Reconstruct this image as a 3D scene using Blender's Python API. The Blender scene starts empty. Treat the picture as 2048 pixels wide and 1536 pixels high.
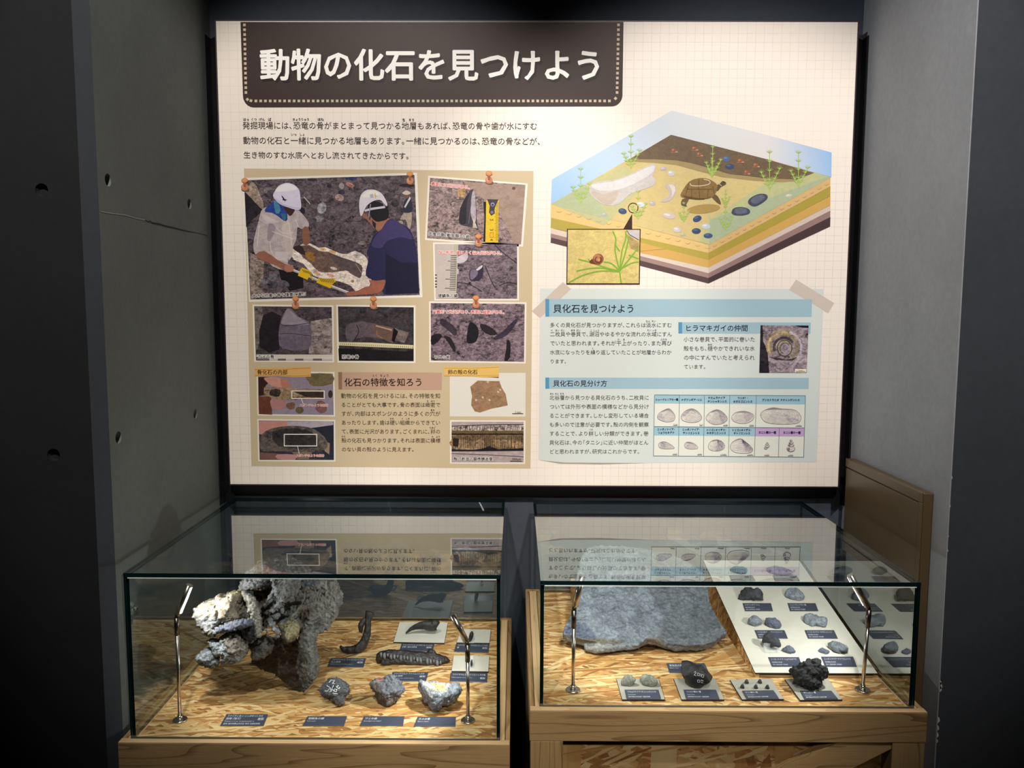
import bpy, bmesh, math, random
import numpy as np
from mathutils import Vector, Matrix, noise
R = random.Random(7)
SC = bpy.context.scene
COL = SC.collection
# ------------------------------------------------------------------ camera
FZ = 2.41                       # the floor lies 2.41 m under the top edge of the information panel
F, YAW, PITCH, ROLL = 1600.46, -.00435, -.09643, .00317
CAM = Vector((-.05941, -2.52481, -.86192 + FZ))
_c, _s, _cp, _sp = math.cos(YAW), math.sin(YAW), math.cos(PITCH), math.sin(PITCH)
FWD = Vector((_s*_cp, _c*_cp, _sp)); _r0 = Vector((_c, -_s, 0)); _u0 = _r0.cross(FWD)
RT = math.cos(ROLL)*_r0 + math.sin(ROLL)*_u0
UP = -math.sin(ROLL)*_r0 + math.cos(ROLL)*_u0
cd = bpy.data.cameras.new('camera'); cam = bpy.data.objects.new('camera', cd); COL.objects.link(cam)
cam.matrix_world = Matrix(((RT.x, UP.x, -FWD.x, CAM.x), (RT.y, UP.y, -FWD.y, CAM.y), (RT.z, UP.z, -FWD.z, CAM.z), (0, 0, 0, 1)))
cd.sensor_width = 36; cd.lens = F/2048*36; cd.clip_start = .01
SC.camera = cam
# ------------------------------------------------------------------ view, world, room lights, added fill
SC.view_settings.view_transform = 'Standard'; SC.view_settings.look = 'None'
SC.view_settings.exposure = 0.0; SC.view_settings.gamma = 1.0; SC.view_settings.use_curve_mapping = False
SC.cycles.transparent_max_bounces = 32; SC.cycles.max_bounces = 8
SC.cycles.use_denoising = True; SC.cycles.denoiser = 'OPENIMAGEDENOISE'; SC.cycles.denoising_prefilter = 'ACCURATE'
w = bpy.data.worlds.new('world'); SC.world = w; w.use_nodes = True
w.node_tree.nodes['Background'].inputs[0].default_value = (.55, .75, 1, 1)
w.node_tree.nodes['Background'].inputs[1].default_value = .007
def spot(name, loc, aim, power, cone, blend=1, rad=.05, col=(1, .93, .84)):
    l = bpy.data.lights.new(name, 'SPOT'); l.energy = power; l.spot_size = math.radians(cone); l.spot_blend = blend
    l.shadow_soft_size = rad; l.color = col
    o = bpy.data.objects.new(name, l); COL.objects.link(o); o.location = loc
    o.rotation_euler = (Vector(aim)-Vector(loc)).to_track_quat('-Z', 'Y').to_euler()
    return o
spot('ceiling_spot', (-.55, -2.35, 3.3), (-.56, 0, 1.33), 254, 48, .45, .04, (1, .935, .875))
spot('ceiling_spot', (.5, -2.35, 3.3), (.56, 0, 1.33), 246, 47, .5, .04, (1, .92, .86))
spot('ceiling_spot', (-1.1, -1.75, 3.3), (1.02, -.25, 1.8), 215, 38, 1, .05, (.97, .97, 1))
spot('ceiling_spot', (.35, -3.9, 3.0), (.06, -.75, .40), 330, 23, 1, .1, (1, .92, .8))  # added spot: fill on the case fronts in place of room ambience
spot('ceiling_spot', (.6, -3.0, 3.4), (1.7, -.57, 2.85), 95, 36, 1, .1, (.85, .93, 1))
# ------------------------------------------------------------------ pixel rays (2048 x 1536 frame) to places in the room
def ray(px, py):
    return (FWD + RT*((px-1024)/F) + UP*((768-py)/F))
def onY(px, py, y=0.):
    d = ray(px, py); return CAM + d*((y-CAM.y)/d.y)
def onX(px, py, x):
    d = ray(px, py); return CAM + d*((x-CAM.x)/d.x)
def onZ(px, py, z):
    d = ray(px, py); return CAM + d*((z-CAM.z)/d.z)
def onP(px, py, p0, n):
    d = ray(px, py); return CAM + d*((p0-CAM).dot(n)/d.dot(n))
# ------------------------------------------------------------------ helpers
def lin(c, k=1.):
    return tuple(((v/255/12.92) if v/255 <= .04045 else ((v/255+.055)/1.055)**2.4)*k for v in c[:3])
def link(name, me, mat=None, parent=None, **kw):
    o = bpy.data.objects.new(name, me); COL.objects.link(o)
    if me is not None and mat is not None and not me.materials:
        for m in (mat if isinstance(mat, (list, tuple)) else [mat]): me.materials.append(m)
    if parent is not None: o.parent = parent
    for k, v in kw.items(): o[k] = v
    return o
def empty(name, loc, **kw):
    o = link(name, None, **kw); o.location = loc; o.empty_display_size = .05; return o
def mesh(verts, faces, smooth=False):
    m = bpy.data.meshes.new('m'); m.from_pydata([tuple(v) for v in verts], [], faces); m.update()
    if smooth:
        for p in m.polygons: p.use_smooth = True
    return m
def part(name, me, mat, parent, loc=None, **kw):
    """a mesh given in world coordinates, put under a parent that stands at its own place"""
    if parent is not None:
        off = parent.location if parent.parent is None else parent.location + parent.parent.location
        me.transform(Matrix.Translation(-off))
    return link(name, me, mat, parent, **kw)
def top(name, me, mat, label, cat, group=None, at=None):
    """a top-level thing made of one mesh given in world coordinates; origin moved to its base"""
    c = Vector(at) if at is not None else base_of(me)
    me.transform(Matrix.Translation(-c))
    o = link(name, me, mat); o.location = c; o['label'] = label; o['category'] = cat
    if group: o['group'] = group
    return o
def base_of(me):
    a = np.array([v.co[:] for v in me.vertices]); return Vector(((a[:, 0].min()+a[:, 0].max())/2, (a[:, 1].min()+a[:, 1].max())/2, a[:, 2].min()))
def bevel_box(x0, x1, y0, y1, z0, z1, bv=.002, seg=1):
    bm = bmesh.new(); bmesh.ops.create_cube(bm, size=1)
    for v in bm.verts: v.co = Vector(((x0+x1)/2+v.co.x*(x1-x0), (y0+y1)/2+v.co.y*(y1-y0), (z0+z1)/2+v.co.z*(z1-z0)))
    if bv: bmesh.ops.bevel(bm, geom=bm.edges[:], offset=bv, segments=seg, affect='EDGES')
    m = bpy.data.meshes.new('m'); bm.to_mesh(m); bm.free(); return m
def prism(base, off):
    """base polygon (Vectors) extruded by the vector off"""
    n = len(base); v = list(base)+[p+off for p in base]
    f = [tuple(range(n)), tuple(reversed(range(n, 2*n)))]+[(i, n+i, n+(i+1) % n, (i+1) % n) for i in range(n)]
    m = mesh(v, f); bm = bmesh.new(); bm.from_mesh(m); bmesh.ops.recalc_face_normals(bm, faces=bm.faces[:]); bm.to_mesh(m); bm.free(); return m
def tube(pts, rad, n=16, flat=1., cap=True, flatdir=None):
    """lofted tube through pts with radii; flat squashes it along flatdir"""
    P = [Vector(p) for p in pts]; V = []; Fc = []
    ref = Vector((0, 1, 0)) if flatdir is None else Vector(flatdir)
    for i, p in enumerate(P):
        t = (P[min(i+1, len(P)-1)]-P[max(i-1, 0)]).normalized()
        a = ref - t*ref.dot(t)
        if a.length < 1e-4: a = t.orthogonal()
        a.normalize(); b = t.cross(a)
        for k in range(n):
            an = 2*math.pi*k/n; V.append(p+(a*math.cos(an)*flat+b*math.sin(an))*rad[i])
    for i in range(len(P)-1):
        for k in range(n): Fc.append((i*n+k, i*n+(k+1) % n, (i+1)*n+(k+1) % n, (i+1)*n+k))
    if cap: Fc += [tuple(reversed(range(n))), tuple(range((len(P)-1)*n, len(P)*n))]
    return V, Fc
def join(lst):
    V = []; Fc = []
    for v, f in lst:
        b = len(V); V += list(v); Fc += [tuple(i+b for i in q) for q in f]
    return V, Fc
def catmull(pts, n=4, closed=True):
    out = []; L = len(pts)
    rng = range(L) if closed else range(L-1)
    for i in rng:
        g = lambda k: np.array(pts[k % L] if closed else pts[max(0, min(L-1, k))], float)
        p0, p1, p2, p3 = g(i-1), g(i), g(i+1), g(i+2)
        for j in range(n):
            t = j/n; out.append(tuple(.5*((2*p1)+(-p0+p2)*t+(2*p0-5*p1+4*p2-p3)*t*t+(-p0+3*p1-3*p2+p3)*t**3)))
    if not closed: out.append(tuple(pts[-1]))
    return out
# ------------------------------------------------------------------ materials
class NT:
    def __init__(s, name, rough=.5, spec=.5, metal=0.):
        s.m = bpy.data.materials.new(name); s.m.use_nodes = True; s.t = s.m.node_tree; s.b = s.t.nodes['Principled BSDF']
        s.b.inputs['Roughness'].default_value = rough; s.b.inputs['Specular IOR Level'].default_value = spec; s.b.inputs['Metallic'].default_value = metal
        s.out = s.t.nodes['Material Output']; s._co = None
    def n(s, typ, **kw):
        x = s.t.nodes.new(typ)
        for k, v in kw.items():
            if k.startswith('i_'): s.put(x, k[2:], v)
            else: setattr(x, k, v)
        return x
    def put(s, x, key, v):
        i = x.inputs[int(key)] if key.isdigit() else x.inputs[key.replace('_', ' ')]
        if hasattr(v, 'links'): s.t.links.new(v, i)
        else: i.default_value = v
    def co(s):
        if s._co is None: s._co = s.n('ShaderNodeTexCoord').outputs['Object']
        return s._co
    def mapping(s, scale=(1, 1, 1), rot=(0, 0, 0), loc=(0, 0, 0), src=None):
        return s.n('ShaderNodeMapping', i_Vector=src or s.co(), i_Scale=scale, i_Rotation=rot, i_Location=loc).outputs[0]
    def noise(s, scale, detail=4, rough=.55, dist=0., src=None, out=0):
        return s.n('ShaderNodeTexNoise', i_Vector=src or s.co(), i_Scale=scale, i_Detail=detail, i_Roughness=rough, i_Distortion=dist).outputs[out]
    def math(s, op, a, b=0., c=0., clamp=False):
        x = s.n('ShaderNodeMath', operation=op, use_clamp=clamp); s.put(x, '0', a); s.put(x, '1', b); s.put(x, '2', c); return x.outputs[0]
    def ramp(s, fac, stops):
        x = s.n('ShaderNodeValToRGB', i_Fac=fac); e = x.color_ramp.elements
        while len(e) < len(stops): e.new(.5)
        for k, (p, c) in enumerate(stops): e[k].position = p; e[k].color = (c[0], c[1], c[2], 1)
        return x.outputs[0]
    def mix(s, fac, a, b, mode='MIX'):
        x = s.n('ShaderNodeMix', data_type='RGBA', blend_type=mode)
        for key, v in ((0, fac), (6, a), (7, b)):
            if hasattr(v, 'links'): s.t.links.new(v, x.inputs[key])
            else: x.inputs[key].default_value = v if key == 0 or len(v) == 4 else (*v, 1)
        return x.outputs[2]
    def color(s, v):
        if hasattr(v, 'links'): s.t.links.new(v, s.b.inputs['Base Color'])
        else: s.b.inputs['Base Color'].default_value = (*v[:3], 1)
        return s
    def bump(s, h, strength=.3, dist=.01):
        x = s.n('ShaderNodeBump', i_Strength=strength, i_Distance=dist, i_Height=h); s.t.links.new(x.outputs[0], s.b.inputs['Normal']); return s
def plain(name, c, rough=.5, spec=.5, metal=0.):
    return NT(name, rough, spec, metal).color(lin(c)).m
def m_concrete(name, c, var=.2):
    a = NT(name, .82, .25); f = a.noise(2.2, 6, .6); g = a.noise(55, 3, .6); c = lin(c)
    k = a.ramp(f, [(.3, tuple(v*(1-var) for v in c)), (.7, tuple(v*(1+var) for v in c))])
    k = a.mix(.12, k, a.ramp(g, [(.3, (.05, .05, .05)), (.7, (.5, .5, .5))]), 'OVERLAY'); a.color(k)
    a.bump(a.math('ADD', a.noise(9, 5, .6), a.math('MULTIPLY', g, .25)), .25, .006); return a.m
def m_wood(name, axis='X', c0=(104, 77, 46), c1=(172, 142, 98), seed=0.):
    a = NT(name, .6, .3)
    sc = {'X': (.35, 6, 6), 'Y': (6, .35, 6), 'Z': (6, 6, .35)}[axis]
    v = a.mapping(sc, loc=(seed, seed*1.7, seed*.6))
    d = a.noise(1.3, 3, .5, src=v)
    rings = a.math('FRACT', a.math('MULTIPLY', d, 17.))
    rings = a.math('POWER', rings, 2.2)
    fine = a.noise(14, 4, .7, src=a.mapping({'X': (.8, 30, 30), 'Y': (30, .8, 30), 'Z': (30, 30, .8)}[axis], loc=(seed, 0, 0)))
    k = a.ramp(rings, [(0, lin(c1)), (.55, lin(c1)), (1, lin(c0))])
    k = a.mix(.35, k, a.ramp(fine, [(.3, lin(c0)), (.7, lin(c1))])); a.color(k)
    a.bump(fine, .15, .002); return a.m
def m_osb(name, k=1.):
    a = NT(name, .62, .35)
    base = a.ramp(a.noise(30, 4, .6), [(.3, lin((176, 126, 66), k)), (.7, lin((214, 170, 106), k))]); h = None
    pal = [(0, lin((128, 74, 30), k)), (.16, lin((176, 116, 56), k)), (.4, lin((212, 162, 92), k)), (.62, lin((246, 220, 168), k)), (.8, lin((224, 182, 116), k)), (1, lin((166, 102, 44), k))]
    for i, (ang, sx, sy, th) in enumerate([(.1, 13, 75, .2), (1.0, 15, 80, .45), (2.1, 17, 90, .55), (2.75, 14, 85, .6), (1.55, 20, 130, .62), (.5, 16, 110, .68), (3.5, 24, 170, .7), (2.4, 22, 150, .74), (.0, 20, 150, .76), (1.9, 24, 190, .8)]):
        src = a.mapping((sx, sy, 1), (0, 0, 0), (i*3.3, i*1.7, 0), a.mapping(rot=(ang*.6, ang*.9, ang)))
        src = a.n('ShaderNodeVectorMath', operation='ADD', i_0=src, i_1=a.n('ShaderNodeVectorMath', operation='SCALE', i_0=a.noise(2.5, 2, .5, src=src, out=1), i_Scale=.16).outputs[0]).outputs[0]
        vo = a.n('ShaderNodeTexVoronoi', i_Vector=src, i_Scale=1., i_Randomness=1., voronoi_dimensions='2D')
        sep = a.n('ShaderNodeSeparateColor', i_Color=vo.outputs['Color'])
        gr = a.noise(3, 3, .7, src=a.mapping((sx*.35, sy*5, 1), src=a.mapping(rot=(0, 0, ang))))
        cc = a.ramp(sep.outputs[0], pal); cc = a.mix(.2, cc, a.ramp(gr, [(.3, lin((140, 88, 40), k)), (.7, lin((240, 208, 150), k))]))
        ma = a.math('GREATER_THAN', sep.outputs[1], th)
        base = a.mix(ma, base, cc)
        hh = a.math('MULTIPLY', ma, a.math('ADD', sep.outputs[2], gr)); h = hh if h is None else a.math('MAXIMUM', h, hh)
    a.color(base); a.bump(h, .3, .0015); return a.m
def m_rock(name, c0, c1, scale=30, bump=.6, rough=.6, spec=.4, spots=None, aniso=(1, 1, 1), attr=False):
    a = NT(name, rough, spec); v = a.mapping(aniso)
    f = a.noise(scale, 7, .65, .6, src=v); g = a.noise(scale*5, 4, .7, src=v)
    k = a.ramp(f, [(.32, lin(c0)), (.68, lin(c1))])
    k = a.mix(.6, k, a.ramp(g, [(.35, lin(c0, .5)), (.68, lin(c1, 1.3))]), 'OVERLAY')
    if spots: k = a.mix(a.math('MULTIPLY', a.ramp(a.noise(scale*.6, 3, .5, 1., src=a.mapping(loc=(3, 2, 1))), [(.56, (0, 0, 0)), (.68, (1, 1, 1))]), .8), k, lin(spots))
    if attr:
        at = a.n('ShaderNodeAttribute', attribute_name='tint'); k = a.mix(1., k, at.outputs['Color'], 'MULTIPLY')
    a.color(k); a.bump(a.math('ADD', f, a.math('MULTIPLY', g, .5)), bump, .005); return a.m
def m_glass(name):
    a = NT(name); t = a.t; t.nodes.remove(a.b)
    geo = a.n('ShaderNodeNewGeometry').outputs['Backfacing']
    fr = a.n('ShaderNodeFresnel', i_IOR=1.7).outputs[0]
    fr = a.math('DIVIDE', a.math('MULTIPLY', fr, 2.), a.math('ADD', fr, 1.))       # both faces of the pane reflect; counted once, on the face the ray enters
    fr = a.math('MULTIPLY', fr, a.math('SUBTRACT', 1., geo))
    tr = a.n('ShaderNodeBsdfTransparent', i_Color=(.945, .975, .975, 1)).outputs[0]
    gl = a.n('ShaderNodeBsdfGlossy', i_Roughness=.0, i_Color=(.95, 1, .99, 1)).outputs[0]
    mx = a.n('ShaderNodeMixShader'); t.links.new(fr, mx.inputs[0]); t.links.new(tr, mx.inputs[1]); t.links.new(gl, mx.inputs[2])
    t.links.new(mx.outputs[0], a.out.inputs[0]); return a.m
def m_print():
    a = NT('printed_sheet', .48, .2)
    at = a.n('ShaderNodeAttribute', attribute_name='Col')
    src = a.n('ShaderNodeVectorMath', operation='ADD', i_0=a.co(), i_1=a.n('ShaderNodeVectorMath', operation='SCALE', i_0=a.noise(40, 3, .6, out=1), i_Scale=.012).outputs[0]).outputs[0]
    def cells(sc, m=(1, 1, 1.6)):
        v = a.n('ShaderNodeTexVoronoi', i_Vector=a.mapping(m, (0, .5, 0), src=src), i_Scale=sc, i_Randomness=1.)
        return a.math('SUBTRACT', a.n('ShaderNodeSeparateColor', i_Color=v.outputs['Color']).outputs[0], .45)
    t = a.math('MULTIPLY', cells(70.), 1.7); t = a.math('ADD', t, a.math('MULTIPLY', cells(170.), 1.6)); t = a.math('ADD', t, a.math('MULTIPLY', cells(420.), 1.0))
    t = a.math('ADD', t, a.math('MULTIPLY', a.math('SUBTRACT', a.noise(26, 6, .7, 1.5), .5), 5.))
    t = a.math('MULTIPLY', a.math('MULTIPLY', t, at.outputs['Alpha']), 1.6)
    t = a.math('MAXIMUM', a.math('ADD', t, 1.), .06)
    vm = a.n('ShaderNodeVectorMath', operation='SCALE', i_0=at.outputs['Color'], i_Scale=t)
    a.color(vm.outputs[0]); return a.m
def m_board():
    a = NT('cream_grid_print', .42, .35)
    sep = a.n('ShaderNodeSeparateXYZ', i_Vector=a.co())
    P_ = .0263
    def grid(s, off, wd):
        return a.math('LESS_THAN', a.math('ABSOLUTE', a.math('SUBTRACT', a.math('FRACT', a.math('ADD', a.math('DIVIDE', s, P_), off)), .5)), wd)
    g = a.math('MAXIMUM', grid(sep.outputs[0], .15, .028), grid(sep.outputs[2], .3, .028))
    fade = a.ramp(a.noise(4, 3, .6), [(.35, (.08, .08, .08)), (.65, (.34, .34, .34))])
    k = a.mix(a.math('MULTIPLY', g, fade), lin((236, 226, 214)), lin((150, 145, 145))); a.color(k); return a.m
M = dict(
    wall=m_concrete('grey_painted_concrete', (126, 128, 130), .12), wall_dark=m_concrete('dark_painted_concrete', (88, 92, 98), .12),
    wall_l=m_concrete('grey_painted_concrete_left', (104, 109, 108), .12),  # darker copy of wall: the left side's weaker light put into the colour
    charcoal=m_concrete('charcoal_painted_concrete', (27, 28, 30), .1), charcoal_r=m_concrete('charcoal_blue_painted_concrete', (52, 56, 61), .1),  # shade of the front faces and left chamfer put into darker concrete
    wall_navy=m_concrete('blue_grey_painted_wall', (66, 72, 82), .12), floor=m_concrete('dark_floor', (52, 52, 54), .15),
    black=plain('matt_black', (18, 20, 25), .7, .3), edge_dark=plain('dark_panel_edge', (44, 26, 30), .5),
    woodx=m_wood('pine_board_along', 'X'), woody=m_wood('pine_board_deep', 'Y', seed=3.), woodz=m_wood('pine_post', 'Z', seed=5.),
    woodr=m_wood('pine_rim', 'X', (186, 152, 104), (214, 184, 138), 2.), woodry=m_wood('pine_rim_deep', 'Y', (186, 152, 104), (214, 184, 138), 2.),
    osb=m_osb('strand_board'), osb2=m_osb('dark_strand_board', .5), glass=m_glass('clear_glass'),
    gedge=NT('green_glass_edge', .2, .25).color((.002, .011, .012)).m, gedge_l=plain('pale_glass_bevel', (232, 240, 236), .3),
    steel=plain('polished_steel', (205, 196, 186), .26, .5, 1.), dsteel=plain('dark_steel', (110, 104, 100), .3, .5, 1.),
    white=m_concrete('white_mount_board', (222, 218, 206), .04), grey=m_concrete('light_grey_mount_board', (176, 172, 160), .05),
    navy=plain('navy_label_plate', (70, 75, 92), .4, .5), ink=plain('white_lettering', (232, 234, 240), .5),
    brown=NT('brown_enamelled_metal', .36, .5).color(lin((76, 61, 39))).m, brown_l=plain('brown_metal_rim', (100, 78, 52), .35),
    pside=plain('dark_plate_side', (40, 32, 30), .6), dk=plain('black_joint', (14, 12, 10), .8), prt=m_print(), board=m_board(),
)
_e = NT('lamp_light_strip'); _e.b.inputs['Emission Color'].default_value = (.9, .95, 1, 1); _e.b.inputs['Emission Strength'].default_value = 5.; M['led'] = _e.m
_a = NT('clear_acrylic', .05, .5); _a.color((.9, .95, .95)); _a.b.inputs['Alpha'].default_value = .22; M['acrylic'] = _a.m
# ------------------------------------------------------------------ the setting
XL, XR, YL, YR, YW = -1.0198, 1.0204, -.6563, -.5685, .07
HT = 3.6
def st(name, me, mat, parent=None, **kw):
    o = link(name, me, mat, parent)
    if parent is None: o['kind'] = 'structure'
    for k, v in kw.items(): o[k] = v
    return o
st('floor', bevel_box(-3.2, 3.2, -4.6, .3, -.1, 0, 0), M['floor'])
st('ceiling', bevel_box(-3.2, 3.2, -4.6, .3, HT, HT+.1, 0), M['wall_dark'])
st('wall_back', bevel_box(XL-.05, XR+.05, YW, YW+.1, 0, HT, 0), M['wall_navy'])
def zprof(pts, z0=0, z1=HT):
    return prism([Vector((x, y, z0)) for x, y in pts], Vector((0, 0, z1-z0)))
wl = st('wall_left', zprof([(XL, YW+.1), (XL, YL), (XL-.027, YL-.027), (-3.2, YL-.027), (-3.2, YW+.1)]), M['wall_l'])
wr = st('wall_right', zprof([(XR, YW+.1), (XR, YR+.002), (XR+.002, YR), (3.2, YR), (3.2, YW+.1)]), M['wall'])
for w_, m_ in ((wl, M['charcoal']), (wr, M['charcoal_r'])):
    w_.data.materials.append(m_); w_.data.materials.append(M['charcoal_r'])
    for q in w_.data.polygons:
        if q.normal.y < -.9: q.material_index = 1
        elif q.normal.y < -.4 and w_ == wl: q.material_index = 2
st('wall_rear', bevel_box(-3.2, 3.2, -4.6, -4.5, 0, HT, 0), M['wall_dark'])
st('wall_far_left', bevel_box(-3.2, -3.1, -4.5, YL-.03, 0, HT, 0), M['wall_dark'])
st('wall_far_right', bevel_box(3.1, 3.2, -4.5, YR-.001, 0, HT, 0), M['wall_dark'])
# round formwork-tie hollows sunk into the left wall
cut = []
def cone_cut(c, ax, r):
    a = Vector(ax); u = a.orthogonal().normalized(); v = a.cross(u); n = 28; V = []
    for d, k in ((-.02, 1.06), (.004, .94), (.013, .74)):
        for i in range(n):
            t = 2*math.pi*i/n; V.append(c+a*d+(u*math.cos(t)+v*math.sin(t))*r*k)
    Fc = [(j*n+i, j*n+(i+1) % n, (j+1)*n+(i+1) % n, (j+1)*n+i) for j in range(2) for i in range(n)]+[tuple(reversed(range(n))), tuple(range(2*n, 3*n))]
    return V, Fc
for px, py in ((216, 360), (379, 408), (237, 875), (391, 828)): cut.append(cone_cut(onX(px, py, XL), (-1, 0, 0), .0155))
for px, py in ((83, 380), (107, 910)): cut.append(cone_cut(onY(px, py, YL-.027), (0, 1, 0), .0155))
cv, cf = join(cut); cm = mesh(cv, cf); bm = bmesh.new(); bm.from_mesh(cm); bmesh.ops.recalc_face_normals(bm, faces=bm.faces[:]); bm.to_mesh(cm); bm.free()
co_ = bpy.data.objects.new('cutter', cm); COL.objects.link(co_)
md = wl.modifiers.new('b', 'BOOLEAN'); md.object = co_; md.operation = 'DIFFERENCE'; md.solver = 'EXACT'
nm = bpy.data.meshes.new_from_object(wl.evaluated_get(bpy.context.evaluated_depsgraph_get())); wl.modifiers.clear(); wl.data = nm; bpy.data.objects.remove(co_)
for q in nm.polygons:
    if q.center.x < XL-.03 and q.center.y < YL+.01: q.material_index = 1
def strip(pts, wd, nrm, f):
    """thin ribbon along wall points"""
    V = []; Fc = []
    for i, p in enumerate(pts):
        t = (pts[min(i+1, len(pts)-1)]-pts[max(i-1, 0)]).normalized(); b = t.cross(nrm).normalized(); h = wd*f(i/(len(pts)-1))/2
        V += [p+b*h+nrm*.0006, p-b*h+nrm*.0006]
        if i: Fc.append((2*i-2, 2*i, 2*i+1, 2*i-1))
    return mesh(V, Fc)
cr = [(290, 440), (296, 444), (300, 442), (304, 446), (318, 448), (330, 452), (345, 455), (360, 459), (378, 463), (395, 466), (414, 471)]
link('crack', strip([onX(a, b, XL) for a, b in cr], .0042, Vector((1, 0, 0)), lambda t: .35+.65*math.sin(math.pi*min(1, t*1.1+.05))), M['black'], wl)
cr = [(201, 423), (225, 427), (250, 430), (270, 436), (290, 440)]
link('crack', strip([onX(a, b, XL) for a, b in cr], .002, Vector((1, 0, 0)), lambda t: 1.), plain('pale_crack', (150, 150, 146), .8), wl)
chips = []
for px, py, s in ((1905, 955, 3), (1900, 1012, 2.5), (1896, 1072, 2.5), (1888, 1101, 3), (1884, 1372, 7), (1883, 1378, 6), (1880, 1440, 6), (1879, 1456, 5), (1878, 1470, 5), (1877, 1482, 4), (1886, 1366, 5)):
    p = onY(px, py, YR); s *= .0011; q = [Vector((XR+.0015+R.uniform(0, .3)*s, YR-.0006, p.z-s*1.3)), Vector((XR+s*1.1, YR-.0006, p.z-s*.4)), Vector((XR+s*.8, YR-.0006, p.z+s*.9)), Vector((XR+.0015, YR-.0006, p.z+s*1.5))]
    b = len(chips)*4; chips.append(q)
V = [p for q in chips for p in q]; link('paint_chips', mesh(V, [tuple(range(4*i, 4*i+4)) for i in range(len(chips))]), plain('chipped_plaster', (170, 170, 168), .9), wr, kind='stuff')
# ------------------------------------------------------------------ lettering: one flat mesh per glyph, laid out by hand
GL = {}
_fc = bpy.data.curves.new('glyphs', 'FONT'); _fo = bpy.data.objects.new('glyphs', _fc); COL.objects.link(_fo); _fc.resolution_u = 2
def glyph(ch, off=0.):
    k = (ch, off)
    if k not in GL:
        _fc.body = ch; _fc.offset = off; bpy.context.view_layer.update()
        m = bpy.data.meshes.new_from_object(_fo.evaluated_get(bpy.context.evaluated_depsgraph_get()))
        GL[k] = ([(v.co.x, v.co.y) for v in m.vertices], [tuple(p.vertices) for p in m.polygons]); bpy.data.meshes.remove(m)
    return GL[k]
def adv(ch):
    if ch in '、。「」': return .55
    if ch in '・（）': return .6
    if ch == ' ': return .45
    if ord(ch) < 0x250 or ch == 'µ': return .6
    return 1.
def layout(s, off=0.):
    """list of (verts, faces) in em units, total advance"""
    x = 0.; out = []
    for ch in s:
        a = adv(ch)
        if ch != ' ':
            v, f = glyph(ch, off); sh = 0.
            if ch in '「（': sh = -.42
            if ch == '・': sh = -.2
            if ord(ch) < 0x250: sh = .0
            out.append(([(p[0]+x+sh, p[1]-.37) for p in v], f))
        x += a
    return out, x
PX = 1/659.5           # size of one photograph pixel on the panel
LAY = .00018
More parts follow.
